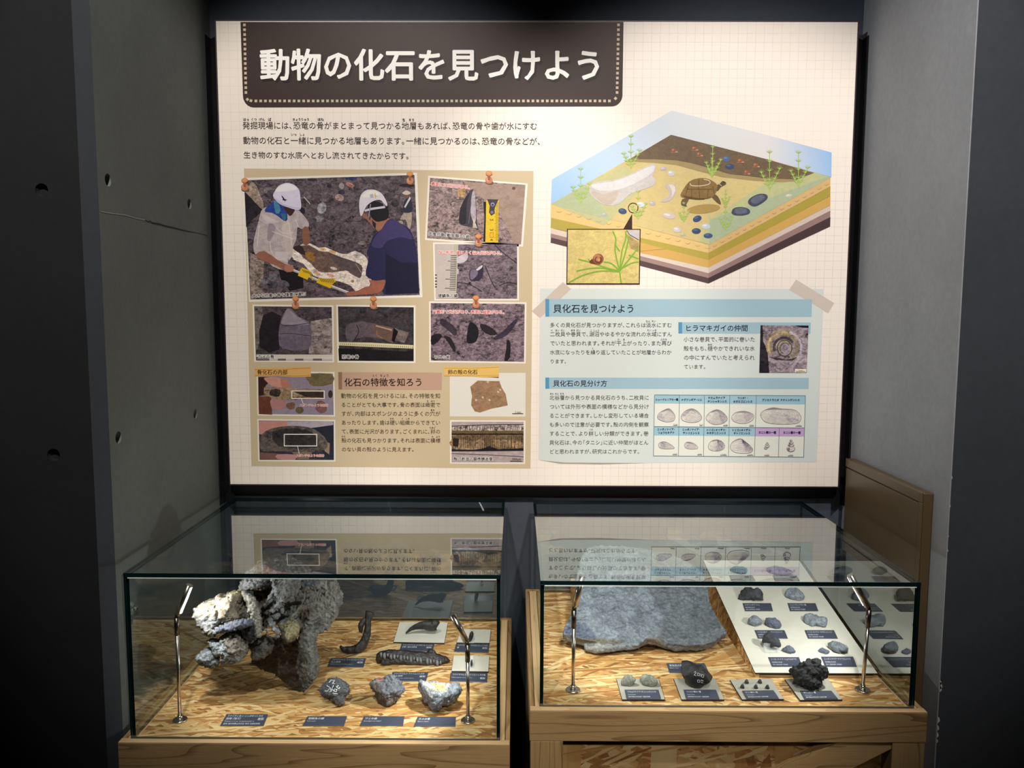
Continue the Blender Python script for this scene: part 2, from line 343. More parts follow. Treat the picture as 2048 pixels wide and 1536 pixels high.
class Art:
    def __init__(s, name, parent, tf=(0, 0, 1), label=None):
        s.name, s.parent, s.label = name, parent, label; s.V = []; s.F = []; s.C = []; s.tf = tf; s.np = 0
    def P(s, p, lay):
        ox, oy, k = s.tf; q = onY(ox+p[0]/k, oy+p[1]/k); return (q.x, -LAY*lay-.0003, q.z)
    def add(s, vs, faces, cols):
        b = len(s.V); k_ = -1.1e-6*min(150, len(s.F)//1 and s.np); s.np += 1; vs = [(v[0], v[1]+k_, v[2]) for v in vs]; s.V += vs; s.F += [tuple(i+b for i in f) for f in faces]; s.C += cols
    def poly(s, pts, col, lay, a=0., sm=0, k=1.):
        if sm: pts = catmull(pts, sm)
        if isinstance(col[0], (tuple, list)): cs = [(*lin(c, k*.92), a) for c in col]
        else: cs = [(*lin(col, k*.92), a)]*len(pts)
        s.add([s.P(p, lay) for p in pts], [tuple(range(len(pts)))], cs); return s
    def line(s, pts, wd, col, lay, a=0., sm=0, closed=False, taper=False):
        if closed: pts = list(pts)+[pts[0]]
        if sm: pts = catmull(pts, sm, False)
        n = len(pts); Lq = []; Rq = []
        for i in range(n):
            q0 = np.array(pts[max(0, i-1)], float); q1 = np.array(pts[min(n-1, i+1)], float); d = q1-q0
            if closed and i in (0, n-1): d = np.array(pts[1], float)-np.array(pts[-2], float)
            d /= max(1e-6, np.hypot(*d)); h = wd/2*(1-.8*i/(n-1) if taper else 1); nn = np.array((-d[1], d[0]))*h
            Lq.append(tuple(np.array(pts[i])+nn)); Rq.append(tuple(np.array(pts[i])-nn))
        c = (*lin(col), a)
        s.add([s.P(p, lay) for p in Lq+Rq], [(i, i+1, n+i+1, n+i) for i in range(n-1)], [c]*(2*n)); return s
    def ell(s, cx, cy, rx, ry, col, lay, rot=0., a=0., n=20):
        c_, s_ = math.cos(rot), math.sin(rot)
        return s.poly([(cx+rx*math.cos(t)*c_-ry*math.sin(t)*s_, cy+rx*math.cos(t)*s_+ry*math.sin(t)*c_) for t in [2*math.pi*i/n for i in range(n)]], col, lay, a)
    def frame(s, x0, y0, x1, y1, wd, col, lay):
        for a_, b_, c_, d_ in ((x0, y0, x1, y0+wd), (x0, y1-wd, x1, y1), (x0, y0+wd, x0+wd, y1-wd), (x1-wd, y0+wd, x1, y1-wd)): s.rect(a_, b_, c_, d_, col, lay)
        return s
    def rect(s, x0, y0, x1, y1, col, lay, a=0.): return s.poly([(x0, y0), (x1, y0), (x1, y1), (x0, y1)], col, lay, a)
    def text(s, t, x0, y0, x1, y1=None, col=(40, 34, 32), lay=6, bold=0., h=1., shift=(0, 0)):
        """t set between (x0,y0) and (x1,y1), the middles of its two ends"""
        y1 = y0 if y1 is None else y1; L, ad = layout(t)
        a = Vector(s.P((x0+shift[0], y0+shift[1]), lay)); b = Vector(s.P((x1+shift[0], y1+shift[1]), lay)); d = (b-a); em = d.length/ad; d.normalize(); u = Vector((-d.z, 0, d.x))
        c = (*lin(col), 0.)
        sh = [(0, 0)] if bold <= .001 else [(bold*q*math.cos(k*math.pi/4), bold*q*math.sin(k*math.pi/4)) for k in range(8) for q in ((1,) if bold < .05 else (1, .5))]
        for v, f in L:
            for si, (gx, gy) in enumerate(sh): s.add([tuple(a+d*((p[0]+gx)*em)+u*((p[1]+gy)*em*h)+Vector((0, -si*.00001, 0))) for p in v], f, [c]*len(v))
        return s
    def build(s, **kw):
        if not s.V: return None
        me = bpy.data.meshes.new('m'); me.from_pydata(s.V, [], s.F)
        ca = me.color_attributes.new('Col', 'FLOAT_COLOR', 'POINT'); ca.data.foreach_set('color', np.array(s.C, np.float32).ravel())
        o = part(s.name, me, M['prt'], s.parent, **kw)
        if s.label: o['label'] = s.label
        return o
DK0 = (58, 46, 42)
class Lines:
    """lines of print, each an object of its own together with the reading marks above it"""
    def __init__(s, name, parent, tf=(0, 0, 1)): s.p = parent; s.tf = tf; s.L = []
    def text(s, t, x0, y0, x1, y1=None, col=DK0, lay=6, bold=0., h=1., shift=(0, 0)): s.L.append((s.tf, t, x0, y0, x1, y1, col, lay, bold, h)); return s
    def build(s):
        big = [e for e in s.L if e[8] == 0.]; own = {id(e): [e] for e in big}
        for e in s.L:
            if e[8] == 0.: continue
            b = min((q for q in big if q[0] == e[0] and q[3] > e[3] and q[2]-30 <= e[2] <= q[4]), key=lambda q: q[3]-e[3]); own[id(b)].append(e)
        for b in big:
            A = Art('text_line', s.p, s.tf)
            for e in own[id(b)]: A.tf = e[0]; A.text(*e[1:])
            A.build()
# ------------------------------------------------------------------ information panel
PB = -1.43315+FZ
panel = empty('information_panel', (0, 0, PB), label='large cream exhibition panel on animal fossils with photographs, diagram and Japanese text', category='panel')
bm_ = bevel_box(-.975, .975, 0, .03, PB, FZ, .001); part('board', bm_, M['board'], panel)
part('edge_trim', join_me := mesh(*join([([Vector(p) for p in q], [(0, 1, 2, 3), (7, 6, 5, 4), (0, 4, 5, 1), (1, 5, 6, 2), (2, 6, 7, 3), (3, 7, 4, 0)]) for q in
    [[(x0, y, z) for y in (.0005, .034) for x, z in ((0, 0),) for x0, z in ((a, c), (b, c), (b, d), (a, d))] for a, b, c, d in
     ((-.9785, -.975, PB-.003, FZ+.003), (.975, .9785, PB-.003, FZ+.003), (-.975, .975, FZ, FZ+.0035), (-.975, .975, PB-.0035, PB))]])), M['edge_dark'], panel)
# black flanges that close the gap between the panel and the walls of the niche
zt_ = onY(419, 78, YW).z; zb_ = onY(445, 1004, YW).z
for sx, xw in ((-1, XL), (1, XR)):
    part('side_flange', prism([Vector((xw-sx*.0005, YW-.001, zb_)), Vector((sx*.976, .031, zb_)), Vector((sx*.976, .035, zb_)), Vector((xw-sx*.003, YW-.0005, zb_))], Vector((0, 0, zt_-zb_))), M['black'], panel)
    part('wall_strip', bevel_box(min(xw, xw-sx*.002), max(xw, xw-sx*.002), .022, YW-.001, zb_, zt_, 0), M['black'], panel)
z9 = onY(700, 993, YW).z
part('bottom_flange', prism([Vector((XL+.003, .031, PB)), Vector((XL+.003, .034, PB)), Vector((XL+.003, YW-.0005, z9+.003)), Vector((XL+.003, YW-.0005, z9))], Vector((XR-XL-.006, 0, 0))), M['black'], panel)
for px in (545, 945, 1340, 1640):
    v, f = tube([(onY(px, 43).x, .02, FZ+.003), (onY(px, 43).x, .02, FZ+.006), (onY(px, 43).x, .02, FZ+.008)], [.0085, .0075, .003], 14)
    part('screw', mesh(v, f, True), M['dk'], panel)
# title banner
A = Art('title_banner', panel, label='dark brown title banner with dotted border')
bp = [(481, 44), (1247, 44), (1245, 185)]+[(1223+22*math.cos(t), 190+23*math.sin(t)) for t in np.linspace(0, math.pi/2, 9)]+[(508+22*math.cos(t), 191+24*math.sin(t)) for t in np.linspace(math.pi/2, math.pi, 9)]
A.poly(bp, (56, 42, 36), 2)
dots = [(489+.022*(y-50), y, 0) for y in np.arange(50, 190, 9.65)]+[(495, 199, .8), (502, 201.5, .4)]+[(x, 202, 0) for x in np.arange(512, 1224, 9.55)]+[(1231, 197, .8)]+[(1237-.022*(y-50), y, 0) for y in np.arange(50, 192, 9.65)]
for x, y, r in dots:
    A.poly([(x+2.6*(c*math.cos(r)-d*math.sin(r)), y+2.6*(c*math.sin(r)+d*math.cos(r))) for c, d in ((-1, -1), (1, -1), (1, 1), (-1, 1))], (208, 188, 164), 3)
ban = A.build()
A = Art('title_lettering', panel)
A.text('動物の化石を見つけよう', 519, 130, 1209, 131, (30, 20, 17), 4, .024, 1.02, (4, 5)).text('動物の化石を見つけよう', 519, 130, 1209, 131, (250, 247, 242), 6, .024, 1.02).build()
# body texts
DK = (58, 46, 42)
A = Lines('body_text', panel)
A.text('発掘現場には、恐竜の骨がまとまって見つかる地層もあれば、恐竜の骨や歯が水にすむ', 485, 251, 1075, 252.5, DK)
A.text('動物の化石と一緒に見つかる地層もあります。一緒に見つかるのは、恐竜の骨などが、', 486, 281, 1083, 283, DK)
A.text('生き物のすむ水底へとおし流されてきたからです。', 487, 310, 820, 312, DK)
for t, a, b, y in (('はっ', 486, 499, 239), ('くつ', 502, 514, 239), ('げん', 518, 530, 239), ('ば', 536, 543, 239), ('きょうりゅう', 585, 619, 239), ('ほね', 635, 648, 239), ('ち', 804, 811, 240), ('そう', 817, 829, 240), ('いっ', 582, 594, 269), ('しょ', 599, 610, 269)):
    A.text(t, a, y, b, y, DK, bold=.015)
A.build()
# tan card with the pinned photographs
A = Art('tan_card', panel, label='tan backing sheet printed behind the photographs')
A.poly([(488, 337), (1067, 342), (1061, 937), (503, 932)], (206, 188, 154), 1).build()
def photo(quad, bg, a, label=None, border=4.5, lay=2, inner=None):
    A = Art('photograph_print', panel, label=label)
    A.poly(quad, (238, 231, 218), lay)
    c = np.mean(np.array(quad, float), 0)
    if inner is None:
        q = []
        for x, y in quad: q.append((x-border*np.sign(x-c[0]), y-border*np.sign(y-c[1])))
    else: q = inner
    A.poly(q, bg, lay+1, a); return A
CAPW = (252, 250, 244)
def caption(A, t, x0, y0, x1, y1, col=(50, 42, 44), lay=9):
    B = Art('caption', None, A.tf); tf = B.tf; B.tf = (0, 0, 1)
    B.text(t, x0, y0, x1, y1, CAPW, lay, .09).text(t, x0, y0, x1, y1, col, lay+2, .018)
    return B
def finish(A, caps):
    o = A.build(); n = 0
    for B in caps: B.parent = o; B.build()
    return o
RED = (205, 40, 48)
# --- photograph of two workers (coordinates from an enlarged view: x/5.12+470, y/5.12+330)
A = photo([(487, 356), (834, 345.5), (845, 594.5), (498, 604)], (88, 76, 82), .36, 'photograph of two helmeted workers carrying a plastered fossil', inner=[(489, 360.5), (829, 350), (839.5, 590), (501, 599)])
T5 = (470, 330, 5.12); A.tf = T5
A.poly([(98, 265), (200, 190), (260, 330), (300, 460), (180, 560), (115, 640)], (34, 28, 34), 4, .3)
A.poly([(170, 170), (215, 200), (290, 380), (300, 470), (250, 430), (100, 270)], (150, 134, 118), 5, .25)
A.poly([(160, 900), (300, 960), (290, 1150), (240, 1250), (330, 1330), (165, 1370), (150, 1100)], (142, 126, 116), 4, .3)
A.poly([(440, 1040), (700, 1090), (700, 1260), (560, 1290), (470, 1170)], (24, 20, 26), 4, .1)
A.poly([(1020, 1180), (1120, 1180), (1160, 1330), (1040, 1320)], (70, 58, 62), 4, .5)
for x, y, rx, ry, c, r in ((890, 440, 45, 60, (150, 146, 152), .3), (865, 550, 50, 32, (120, 114, 120), -.2), (985, 355, 30, 22, (58, 52, 58), 0), (900, 362, 36, 14, (96, 90, 98), .1), (965, 215, 26, 18, (40, 36, 42), 0), (1190, 140, 62, 16, (38, 44, 92), 0), (1180, 205, 45, 22, (170, 118, 100), .4), (1090, 215, 26, 34, (150, 140, 140), 0), (1090, 280, 34, 26, (48, 44, 58), 0), (1070, 335, 46, 36, (152, 128, 124), .3), (500, 1220, 60, 40, (88, 84, 92), .3), (390, 1150, 55, 38, (100, 96, 104), -.3), (300, 1190, 40, 26, (110, 106, 112), .2), (400, 1230, 40, 40, (70, 66, 74), 0), (690, 470, 30, 34, (32, 30, 36), 0), (1760, 210, 80, 18, (30, 26, 30), 0), (300, 270, 34, 20, (118, 108, 108), .3), (360, 310, 50, 36, (64, 58, 64), .1), (790, 150, 50, 16, (44, 38, 44), 0), (340, 240, 40, 18, (100, 92, 96), 0), (1640, 390, 40, 40, (60, 54, 60), 0), (800, 565, 40, 24, (72, 68, 74), 0), (1300, 800, 40, 18, (140, 126, 124), 0)):
    A.ell(x, y, rx, ry, c, 4, r, .3)
A.line([(705, 325), (770, 400)], 9, (190, 180, 170), 5)
# far worker
A.poly([(1750, 560), (1690, 560), (1740, 480), (1810, 480), (1800, 640), (1770, 640)], (168, 152, 136), 5, .1, 2)
A.poly([(1735, 370), (1790, 320), (1815, 400), (1815, 480), (1735, 488), (1720, 450)], (38, 42, 60), 6, .05, 2)
A.poly([(1790, 322), (1800, 345), (1745, 440), (1732, 430)], (205, 200, 204), 7)
A.ell(1755, 318, 24, 26, (120, 84, 66), 6); A.ell(1757, 288, 42, 18, (206, 190, 172), 7); A.ell(1757, 278, 28, 16, (206, 190, 172), 7)
A.ell(1700, 590, 24, 20, (160, 146, 130), 5, .8)
# plaster jacket and bone
A.poly([(580, 880), (640, 830), (760, 800), (860, 850), (920, 840), (1060, 900), (1150, 910), (1230, 880), (1330, 930), (1370, 1010), (1360, 1100), (1400, 1180), (1340, 1280), (1240, 1300), (1190, 1240), (1060, 1190), (900, 1160), (800, 1130), (700, 1010), (600, 970)], (226, 212, 200), 5, .16, 2)
A.poly([(640, 850), (760, 820), (860, 880), (960, 890), (1060, 940), (1200, 980), (1300, 1030), (1300, 1100), (1280, 1160), (1180, 1110), (1140, 1080), (1000, 1100), (860, 1090), (780, 1010), (690, 940)], (112, 88, 80), 6, .2, 2)
A.poly([(960, 900), (1100, 950), (1230, 990), (1300, 1040), (1285, 1150), (1170, 1090), (1060, 1040)], (92, 78, 80), 7, .12, 2)
A.poly([(730, 890), (800, 900), (820, 990), (760, 970), (720, 930)], (150, 112, 50), 7, .15, 2)
A.poly([(590, 850), (660, 820), (700, 850), (720, 920), (660, 900)], (52, 36, 40), 7, .1, 2)
for x, y, c in ((900, 860, (214, 170, 120)), (1000, 890, (204, 158, 112)), (840, 1110, (206, 160, 126)), (980, 1130, (214, 150, 120)), (1130, 1110, (232, 214, 200)), (1010, 1060, (206, 190, 186)), (650, 920, (236, 226, 220)), (1240, 930, (196, 186, 186))):
    A.ell(x, y, 38, 14, c, 8, .3, .2)
A.line([(1235, 1010), (1300, 1110)], 8, (160, 130, 110), 8)
A.ell(1205, 1190, 16, 14, (160, 130, 100), 8)
# pole with yellow grips
A.line([(580, 1070), (760, 1140), (960, 1230), (1170, 1310)], 26, (176, 166, 166), 8)
A.line([(580, 1064), (760, 1134), (960, 1222), (1170, 1304)], 8, (232, 226, 224), 9)
A.line([(660, 1098), (760, 1142)], 76, (226, 184, 24), 10); A.line([(845, 1180), (990, 1240)], 52, (226, 184, 24), 10)
A.poly([(690, 1050), (765, 1080), (790, 1125), (740, 1120), (660, 1090)], (226, 190, 40), 10)
A.poly([(850, 1160), (1020, 1165), (1035, 1195), (990, 1230), (860, 1190)], (218, 178, 40), 10)
for i in range(6): A.line([(690+i*17, 1068+i*6), (712+i*17, 1100+i*5)], 5, (60, 44, 10), 11)
for i in range(8): A.line([(872+i*18, 1165), (892+i*18, 1195+i*2)], 5, (60, 44, 10), 11)
A.line([(775, 1130), (800, 1180)], 14, (200, 160, 30), 11)
# left worker
A.poly([(270, 470), (330, 430), (430, 440), (620, 450), (690, 500), (755, 590), (750, 640), (680, 655), (640, 640), (630, 760), (600, 830), (580, 900), (540, 1010), (600, 1030), (520, 1080), (390, 1040), (330, 980), (215, 920), (190, 850), (200, 740), (240, 590)], (184, 170, 170), 7, .07, 2)
A.poly([(480, 560), (560, 540), (600, 820), (560, 980), (500, 780)], (198, 184, 178), 8, .05, 2)
A.poly([(350, 600), (420, 640), (360, 780), (330, 740)], (152, 138, 146), 8, .05, 2); A.poly([(270, 500), (430, 570), (440, 590), (330, 590)], (202, 190, 190), 8, .03, 2)
A.poly([(412, 885), (545, 890), (540, 1000), (415, 960)], (206, 194, 192), 9, .03)
for q in ([(380, 680), (600, 760)], [(250, 620), (230, 830)], [(420, 640), (500, 700), (600, 690)], [(360, 780), (380, 900), (470, 1000)], [(620, 560), (650, 630)], [(540, 560), (570, 700), (580, 820)]): A.line(q, 5, (222, 212, 210), 9, 0, 3)
A.poly([(690, 655), (755, 640), (765, 800), (700, 810)], (140, 92, 74), 8, .05, 2)
A.poly([(215, 915), (300, 880), (420, 960), (510, 1010), (600, 1040), (600, 1070), (540, 1100), (490, 1070), (400, 1020), (260, 970)], (150, 100, 82), 10, .05, 2)
A.ell(555, 1058, 50, 38, (178, 118, 96), 11, .3)
A.poly([(390, 380), (440, 370), (520, 430), (540, 560), (500, 570), (450, 530), (380, 490), (310, 480), (320, 440)], (38, 62, 140), 9, .1, 2)
A.poly([(400, 370), (440, 380), (470, 470), (420, 500)], (70, 130, 160), 10, .1, 2); A.poly([(470, 500), (525, 500), (520, 568), (495, 565)], (44, 110, 130), 10, .05)
A.poly([(500, 430), (610, 450), (600, 490), (570, 522), (540, 500)], (62, 36, 34), 10, .05, 2)
A.poly([(392, 310), (410, 270), (450, 215), (530, 184), (610, 205), (660, 260), (672, 340), (680, 430), (650, 462), (560, 440), (460, 400), (405, 340)], (216, 210, 230), 12, .02, 3)
A.poly([(415, 275), (450, 225), (530, 192), (600, 210), (640, 250), (540, 270)], (236, 232, 232), 13, 0, 2)
A.line([(400, 335), (470, 390), (560, 430), (670, 445)], 14, (190, 184, 212), 13, 0, 3)
A.poly([(480, 310), (515, 352), (540, 358), (520, 364), (518, 376), (506, 362), (488, 362), (494, 346), (482, 330)], (24, 22, 36), 14)
# right worker
A.poly([(1385, 570), (1420, 520), (1560, 540), (1580, 580), (1480, 680), (1440, 650)], (166, 112, 88), 7, .03, 2)
A.poly([(1290, 480), (1340, 500), (1400, 590), (1440, 655), (1420, 640), (1350, 560), (1295, 520)], (150, 104, 86), 8, .03)
A.poly([(1400, 560), (1445, 600), (1440, 655), (1415, 625)], (34, 28, 34), 9)
A.poly([(1500, 660), (1560, 570), (1620, 560), (1700, 600), (1790, 660), (1845, 800), (1868, 950), (1878, 1200), (1880, 1300), (1700, 1318), (1520, 1320), (1540, 1220), (1540, 1170), (1450, 1180), (1340, 1130), (1370, 960), (1350, 900), (1380, 820), (1420, 720)], (40, 38, 76), 8, .04, 3)
A.poly([(1500, 660), (1560, 575), (1640, 570), (1750, 640), (1820, 760), (1700, 740), (1560, 780), (1500, 850), (1400, 830), (1440, 730)], (66, 58, 106), 9, .04, 3)
A.poly([(1540, 900), (1700, 1000), (1866, 1000), (1880, 1310), (1545, 1318)], (26, 26, 52), 9, .03)
A.poly([(1370, 1180), (1450, 1185), (1535, 1180), (1530, 1240), (1480, 1310), (1300, 1330), (1150, 1340), (1150, 1300), (1250, 1290), (1330, 1250), (1400, 1230)], (160, 98, 78), 10, .05, 2)
A.poly([(1360, 400), (1440, 370), (1560, 430), (1570, 540), (1500, 575), (1440, 575), (1390, 520)], (22, 18, 26), 10, .04, 3)
A.line([(1330, 470), (1400, 450), (1540, 430)], 22, (206, 200, 214), 11); A.line([(1390, 400), (1370, 540)], 10, (150, 146, 160), 11); A.line([(1500, 350), (1540, 440)], 8, (150, 146, 160), 11)
A.poly([(1272, 400), (1290, 310), (1340, 262), (1410, 252), (1480, 275), (1530, 330), (1560, 400), (1548, 420), (1500, 365), (1430, 365), (1350, 420), (1300, 520), (1282, 500)], (226, 220, 230), 12, .02, 3)
A.poly([(1300, 330), (1350, 275), (1420, 262), (1490, 300), (1400, 330)], (242, 238, 232), 13, 0, 2)
A.poly([(1380, 305), (1415, 295), (1420, 335), (1390, 340)], (190, 184, 196), 14); A.line([(1435, 290), (1440, 340)], 8, (206, 170, 90), 14); A.line([(1420, 312), (1460, 322)], 8, (206, 180, 110), 14)
finish(A, [caption(A, '大きな恐竜の骨を慎重に運ぶ', 505, 592, 612, 588, (60, 48, 42), 16)])
# --- tooth with tape measure
A = photo([(856.5, 351.5), (1055.5, 367), (1046, 493.5), (850, 480)], (134, 116, 114), .34, 'photograph of a pointed dinosaur tooth beside a yellow tape measure', inner=[(860, 355.5), (1051, 370), (1042, 489), (854, 476.5)])
A.tf = (840, 330, 8.5333)
A.poly([(950, 300), (1800, 345), (1725, 1350), (1610, 1340), (1500, 1100), (1340, 800), (1100, 600), (900, 420), (700, 260)], (160, 138, 124), 4, .06)
A.ell(1600, 400, 30, 25, (90, 74, 66), 5, 0, .1); A.poly([(650, 400), (780, 400), (760, 540), (660, 540)], (160, 130, 84), 4, .3, 2)
A.poly([(1080, 620), (1150, 640), (1120, 1310), (1080, 1310), (1100, 900)], (26, 20, 26), 5)
A.poly([(930, 420), (940, 480), (960, 700), (965, 900), (985, 1090), (900, 1060), (820, 1050), (690, 1020), (660, 930), (700, 720), (770, 560), (860, 430)], (66, 60, 68), 6, .1, 2)
A.poly([(900, 450), (935, 440), (950, 700), (955, 900), (930, 1000), (870, 860), (870, 620)], (170, 160, 170), 7, .1, 2)
A.poly([(690, 730), (780, 560), (860, 470), (800, 640), (790, 860), (780, 1000), (700, 1000), (670, 920)], (38, 34, 42), 7, .08, 2)
A.line([(880, 620), (830, 1000)], 8, (120, 112, 120), 8); A.poly([(910, 900), (980, 1080), (900, 1070)], (196, 184, 170), 8, .1)
A.poly([(1130, 600), (1345, 600), (1335, 1320), (1115, 1320)], (224, 190, 48), 7, .03)
A.poly([(1145, 585), (1340, 590), (1290, 700), (1270, 760), (1278, 830), (1215, 868), (1178, 810), (1190, 700)], (64, 56, 74), 8, .1); A.ell(1240, 675, 34, 34, (150, 146, 170), 9); A.ell(1240, 680, 18, 18, (50, 44, 60), 10); A.ell(1230, 808, 26, 26, (120, 114, 136), 9)
for i in range(28): A.line([(1290+(i % 5 == 0)*-15, 640+i*24), (1338, 640+i*24)], 6, (90, 74, 30), 8)
def rot_text(A, ch, x, y, sz, col, lay):
    v, f = glyph(ch); c = (*lin(col), 0.); A.add([A.P((x-(p[1]-.35)*sz, y+(p[0]-.3)*sz), lay) for p in v], [tuple(reversed(q)) for q in f], [c]*len(v))
for ch, y in (('2', 940), ('3', 1110), ('4', 1280)): rot_text(A, ch, 1222, y, 80, (34, 28, 22), 9)
A.frame(1190, 1150, 1255, 1240, 10, (216, 120, 50), 9)
finish(A, [caption(A, '表面には光沢がある。', 862, 368, 941, 375.5, RED, 11), caption(A, '肉食恐竜（獣脚類）の歯', 857, 467.5, 939, 473.5, lay=11)])
# --- ganoid scale
A = photo([(866, 485), (1037.5, 485.5), (1038, 601), (868.5, 601)], (112, 98, 106), .3, 'photograph of a glossy rhombic fish scale beside a ruler', 3.5)
A.tf = (840, 470, 5.6875)
A.poly([(168, 108), (432, 108), (408, 722), (180, 722)], (196, 186, 178), 5, .02); A.poly([(385, 108), (437, 108), (412, 722), (390, 722)], (186, 180, 160), 5)
for i in range(20):
    y = 235+i*20.5; L_ = 120 if i % 10 == 8 or i % 10 == 3 and i > 9 else (100 if i % 5 == 3 else 68); A.line([(418-i*.7-L_, y), (418-i*.7, y+2)], 6, (52, 44, 46), 7)
for y in (455, 490, 525, 560, 590): A.line([(172, y), (194, y)], 12, (50, 42, 44), 7)
A.poly([(425, 250), (530, 215), (545, 260), (500, 310), (420, 320)], (200, 190, 196), 5, .05, 2); A.poly([(415, 375), (440, 390), (440, 440), (415, 450)], (196, 186, 190), 5, .05)
A.poly([(565, 400), (620, 395), (710, 330), (718, 345), (715, 470), (660, 520), (570, 515)], (52, 46, 62), 6, .05, 2)
A.poly([(575, 405), (640, 395), (660, 440), (610, 500), (575, 500)], (120, 108, 128), 7, .05, 2); A.poly([(640, 390), (708, 340), (705, 370), (660, 405)], (210, 200, 208), 8, .03, 2)
A.poly([(555, 535), (580, 535), (575, 565), (552, 560)], (34, 28, 30), 7)
for q in ([(740, 350), (830, 560), (880, 620)], [(850, 110), (930, 190), (1100, 320)], [(420, 540), (560, 560), (700, 640)], [(900, 580), (1000, 540), (1100, 560)]): A.line(q, 10, (50, 42, 50), 5, .2, 3)
finish(A, [caption(A, 'ひし形で、歯とよく似た光沢がある。', 876, 505, 1005, 506.5, RED), caption(A, '硬鱗魚の鱗', 876, 591.5, 916, 591.5)])
# --- crocodile tooth
A = photo([(858, 602.5), (1053, 604.5), (1051.5, 727), (858.5, 724.5)], (112, 96, 104), .36, 'photograph of a dark conical tooth in grey rock', 3.5)
A.tf = (840, 470, 5.6875)
A.poly([(560, 1005), (590, 990), (650, 1040), (668, 1120), (640, 1210), (590, 1230), (530, 1220), (540, 1100)], (28, 26, 34), 6, .1, 2)
A.poly([(690, 1010), (790, 1040), (880, 1120), (800, 1140), (700, 1080)], (40, 34, 40), 6, .12, 2)
A.poly([(130, 1150), (220, 1120), (250, 1160), (170, 1240), (128, 1245)], (34, 28, 34), 5, .15, 2); A.poly([(270, 1150), (350, 1170), (410, 1290), (380, 1320), (320, 1220)], (40, 34, 40), 5, .15, 2)
A.poly([(990, 1190), (1030, 1230), (1020, 1400), (960, 1430), (980, 1300)], (34, 28, 36), 5, .12, 2); A.poly([(240, 950), (340, 1000), (420, 1080), (400, 1150), (330, 1090), (230, 1010)], (56, 46, 56), 5, .2, 2)
A.poly([(830, 1170), (940, 1100), (1080, 960), (1110, 980), (1000, 1130), (880, 1190)], (56, 48, 64), 5, .2, 2)
finish(A, [caption(A, '円錐形で光沢があり、表面に縦筋がある。', 865, 623.5, 1010, 624.5, RED), caption(A, 'ワニの歯', 868, 714, 900, 714)])
# --- turtle bone
T4 = (490, 590, 4.389)
A = photo([(505, 609), (667, 610.5), (668.5, 725), (508.5, 723.5)], (72, 62, 68), .3, 'photograph of a grey turtle shell bone in rock', 3.5)
A.tf = T4
A.poly([(85, 100), (150, 100), (175, 280), (130, 400), (100, 500)], (110, 98, 94), 4, .25, 0); A.poly([(160, 180), (310, 180), (300, 480), (130, 460)], (34, 28, 34), 4, .15, 2)
A.poly([(580, 230), (765, 200), (768, 520), (560, 515)], (142, 128, 124), 4, .25)
A.poly([(310, 240), (340, 160), (380, 112), (420, 130), (470, 190), (560, 230), (580, 300), (580, 440), (500, 490), (330, 470), (295, 400), (300, 300)], (110, 98, 112), 5, .1, 2)
A.poly([(320, 240), (350, 160), (380, 120), (450, 180), (530, 230), (560, 260), (350, 262)], (150, 138, 150), 6, .06, 2)
A.line([(310, 250), (350, 268), (450, 262), (570, 245)], 5, (50, 42, 50), 7, 0, 3); A.line([(305, 340), (400, 335), (500, 350), (580, 355)], 4, (60, 50, 58), 7, 0, 3); A.line([(292, 350), (300, 460)], 6, (40, 34, 40), 7)
A.rect(100, 522, 768, 545, (214, 208, 192), 5); A.rect(102, 556, 768, 575, (200, 192, 184), 5)
A.rect(210, 545, 768, 560, (222, 214, 200), 5)
for a_, b_ in ((290, 360), (438, 513), (597, 677), (102, 215)): A.rect(a_, 558, b_, 575, (112, 98, 110), 6)
finish(A, [caption(A, 'カメの骨', 516, 713, 549, 713)])
# --- dinosaur bone
A = photo([(672.5, 609.5), (831, 611), (831, 726), (675, 725)], (58, 52, 56), .26, 'photograph of a long brown bone above a tape measure', 3.5)
A.tf = T4
A.poly([(885, 270), (980, 240), (1040, 232), (1180, 262), (1310, 290), (1330, 320), (1300, 420), (1220, 390), (1100, 370), (980, 380), (900, 420)], (92, 80, 86), 5, .15, 2)
A.poly([(1130, 256), (1300, 300), (1295, 400), (1200, 380), (1125, 330)], (106, 80, 70), 6, .08, 2); A.line([(1150, 270), (1290, 308)], 12, (170, 140, 120), 7, .05)
A.poly([(1310, 290), (1440, 330), (1400, 420), (1320, 400)], (110, 98, 92), 6, .2); A.poly([(1305, 285), (1345, 320), (1310, 415), (1288, 400)], (16, 12, 16), 7)
A.poly([(820, 470), (980, 470), (1400, 495), (1478, 480), (1478, 575), (825, 575)], (26, 22, 24), 5, .15)
A.line([(980, 262), (1000, 320), (960, 400)], 6, (30, 26, 30), 7, 0, 3); A.line([(1160, 310), (1160, 350), (1210, 380)], 5, (160, 110, 70), 7, 0, 3)
A.poly([(822, 413), (1100, 418), (1478, 440), (1478, 470), (1100, 455), (822, 442)], (216, 208, 166), 6)
for i in range(38): A.line([(840+i*17, 424+i*.75), (840+i*17, 436+i*.75)], 5, (90, 80, 60) if i % 9 else (190, 70, 60), 7)
finish(A, [caption(A, '恐竜の骨', 684, 713.5, 718, 713.5)])
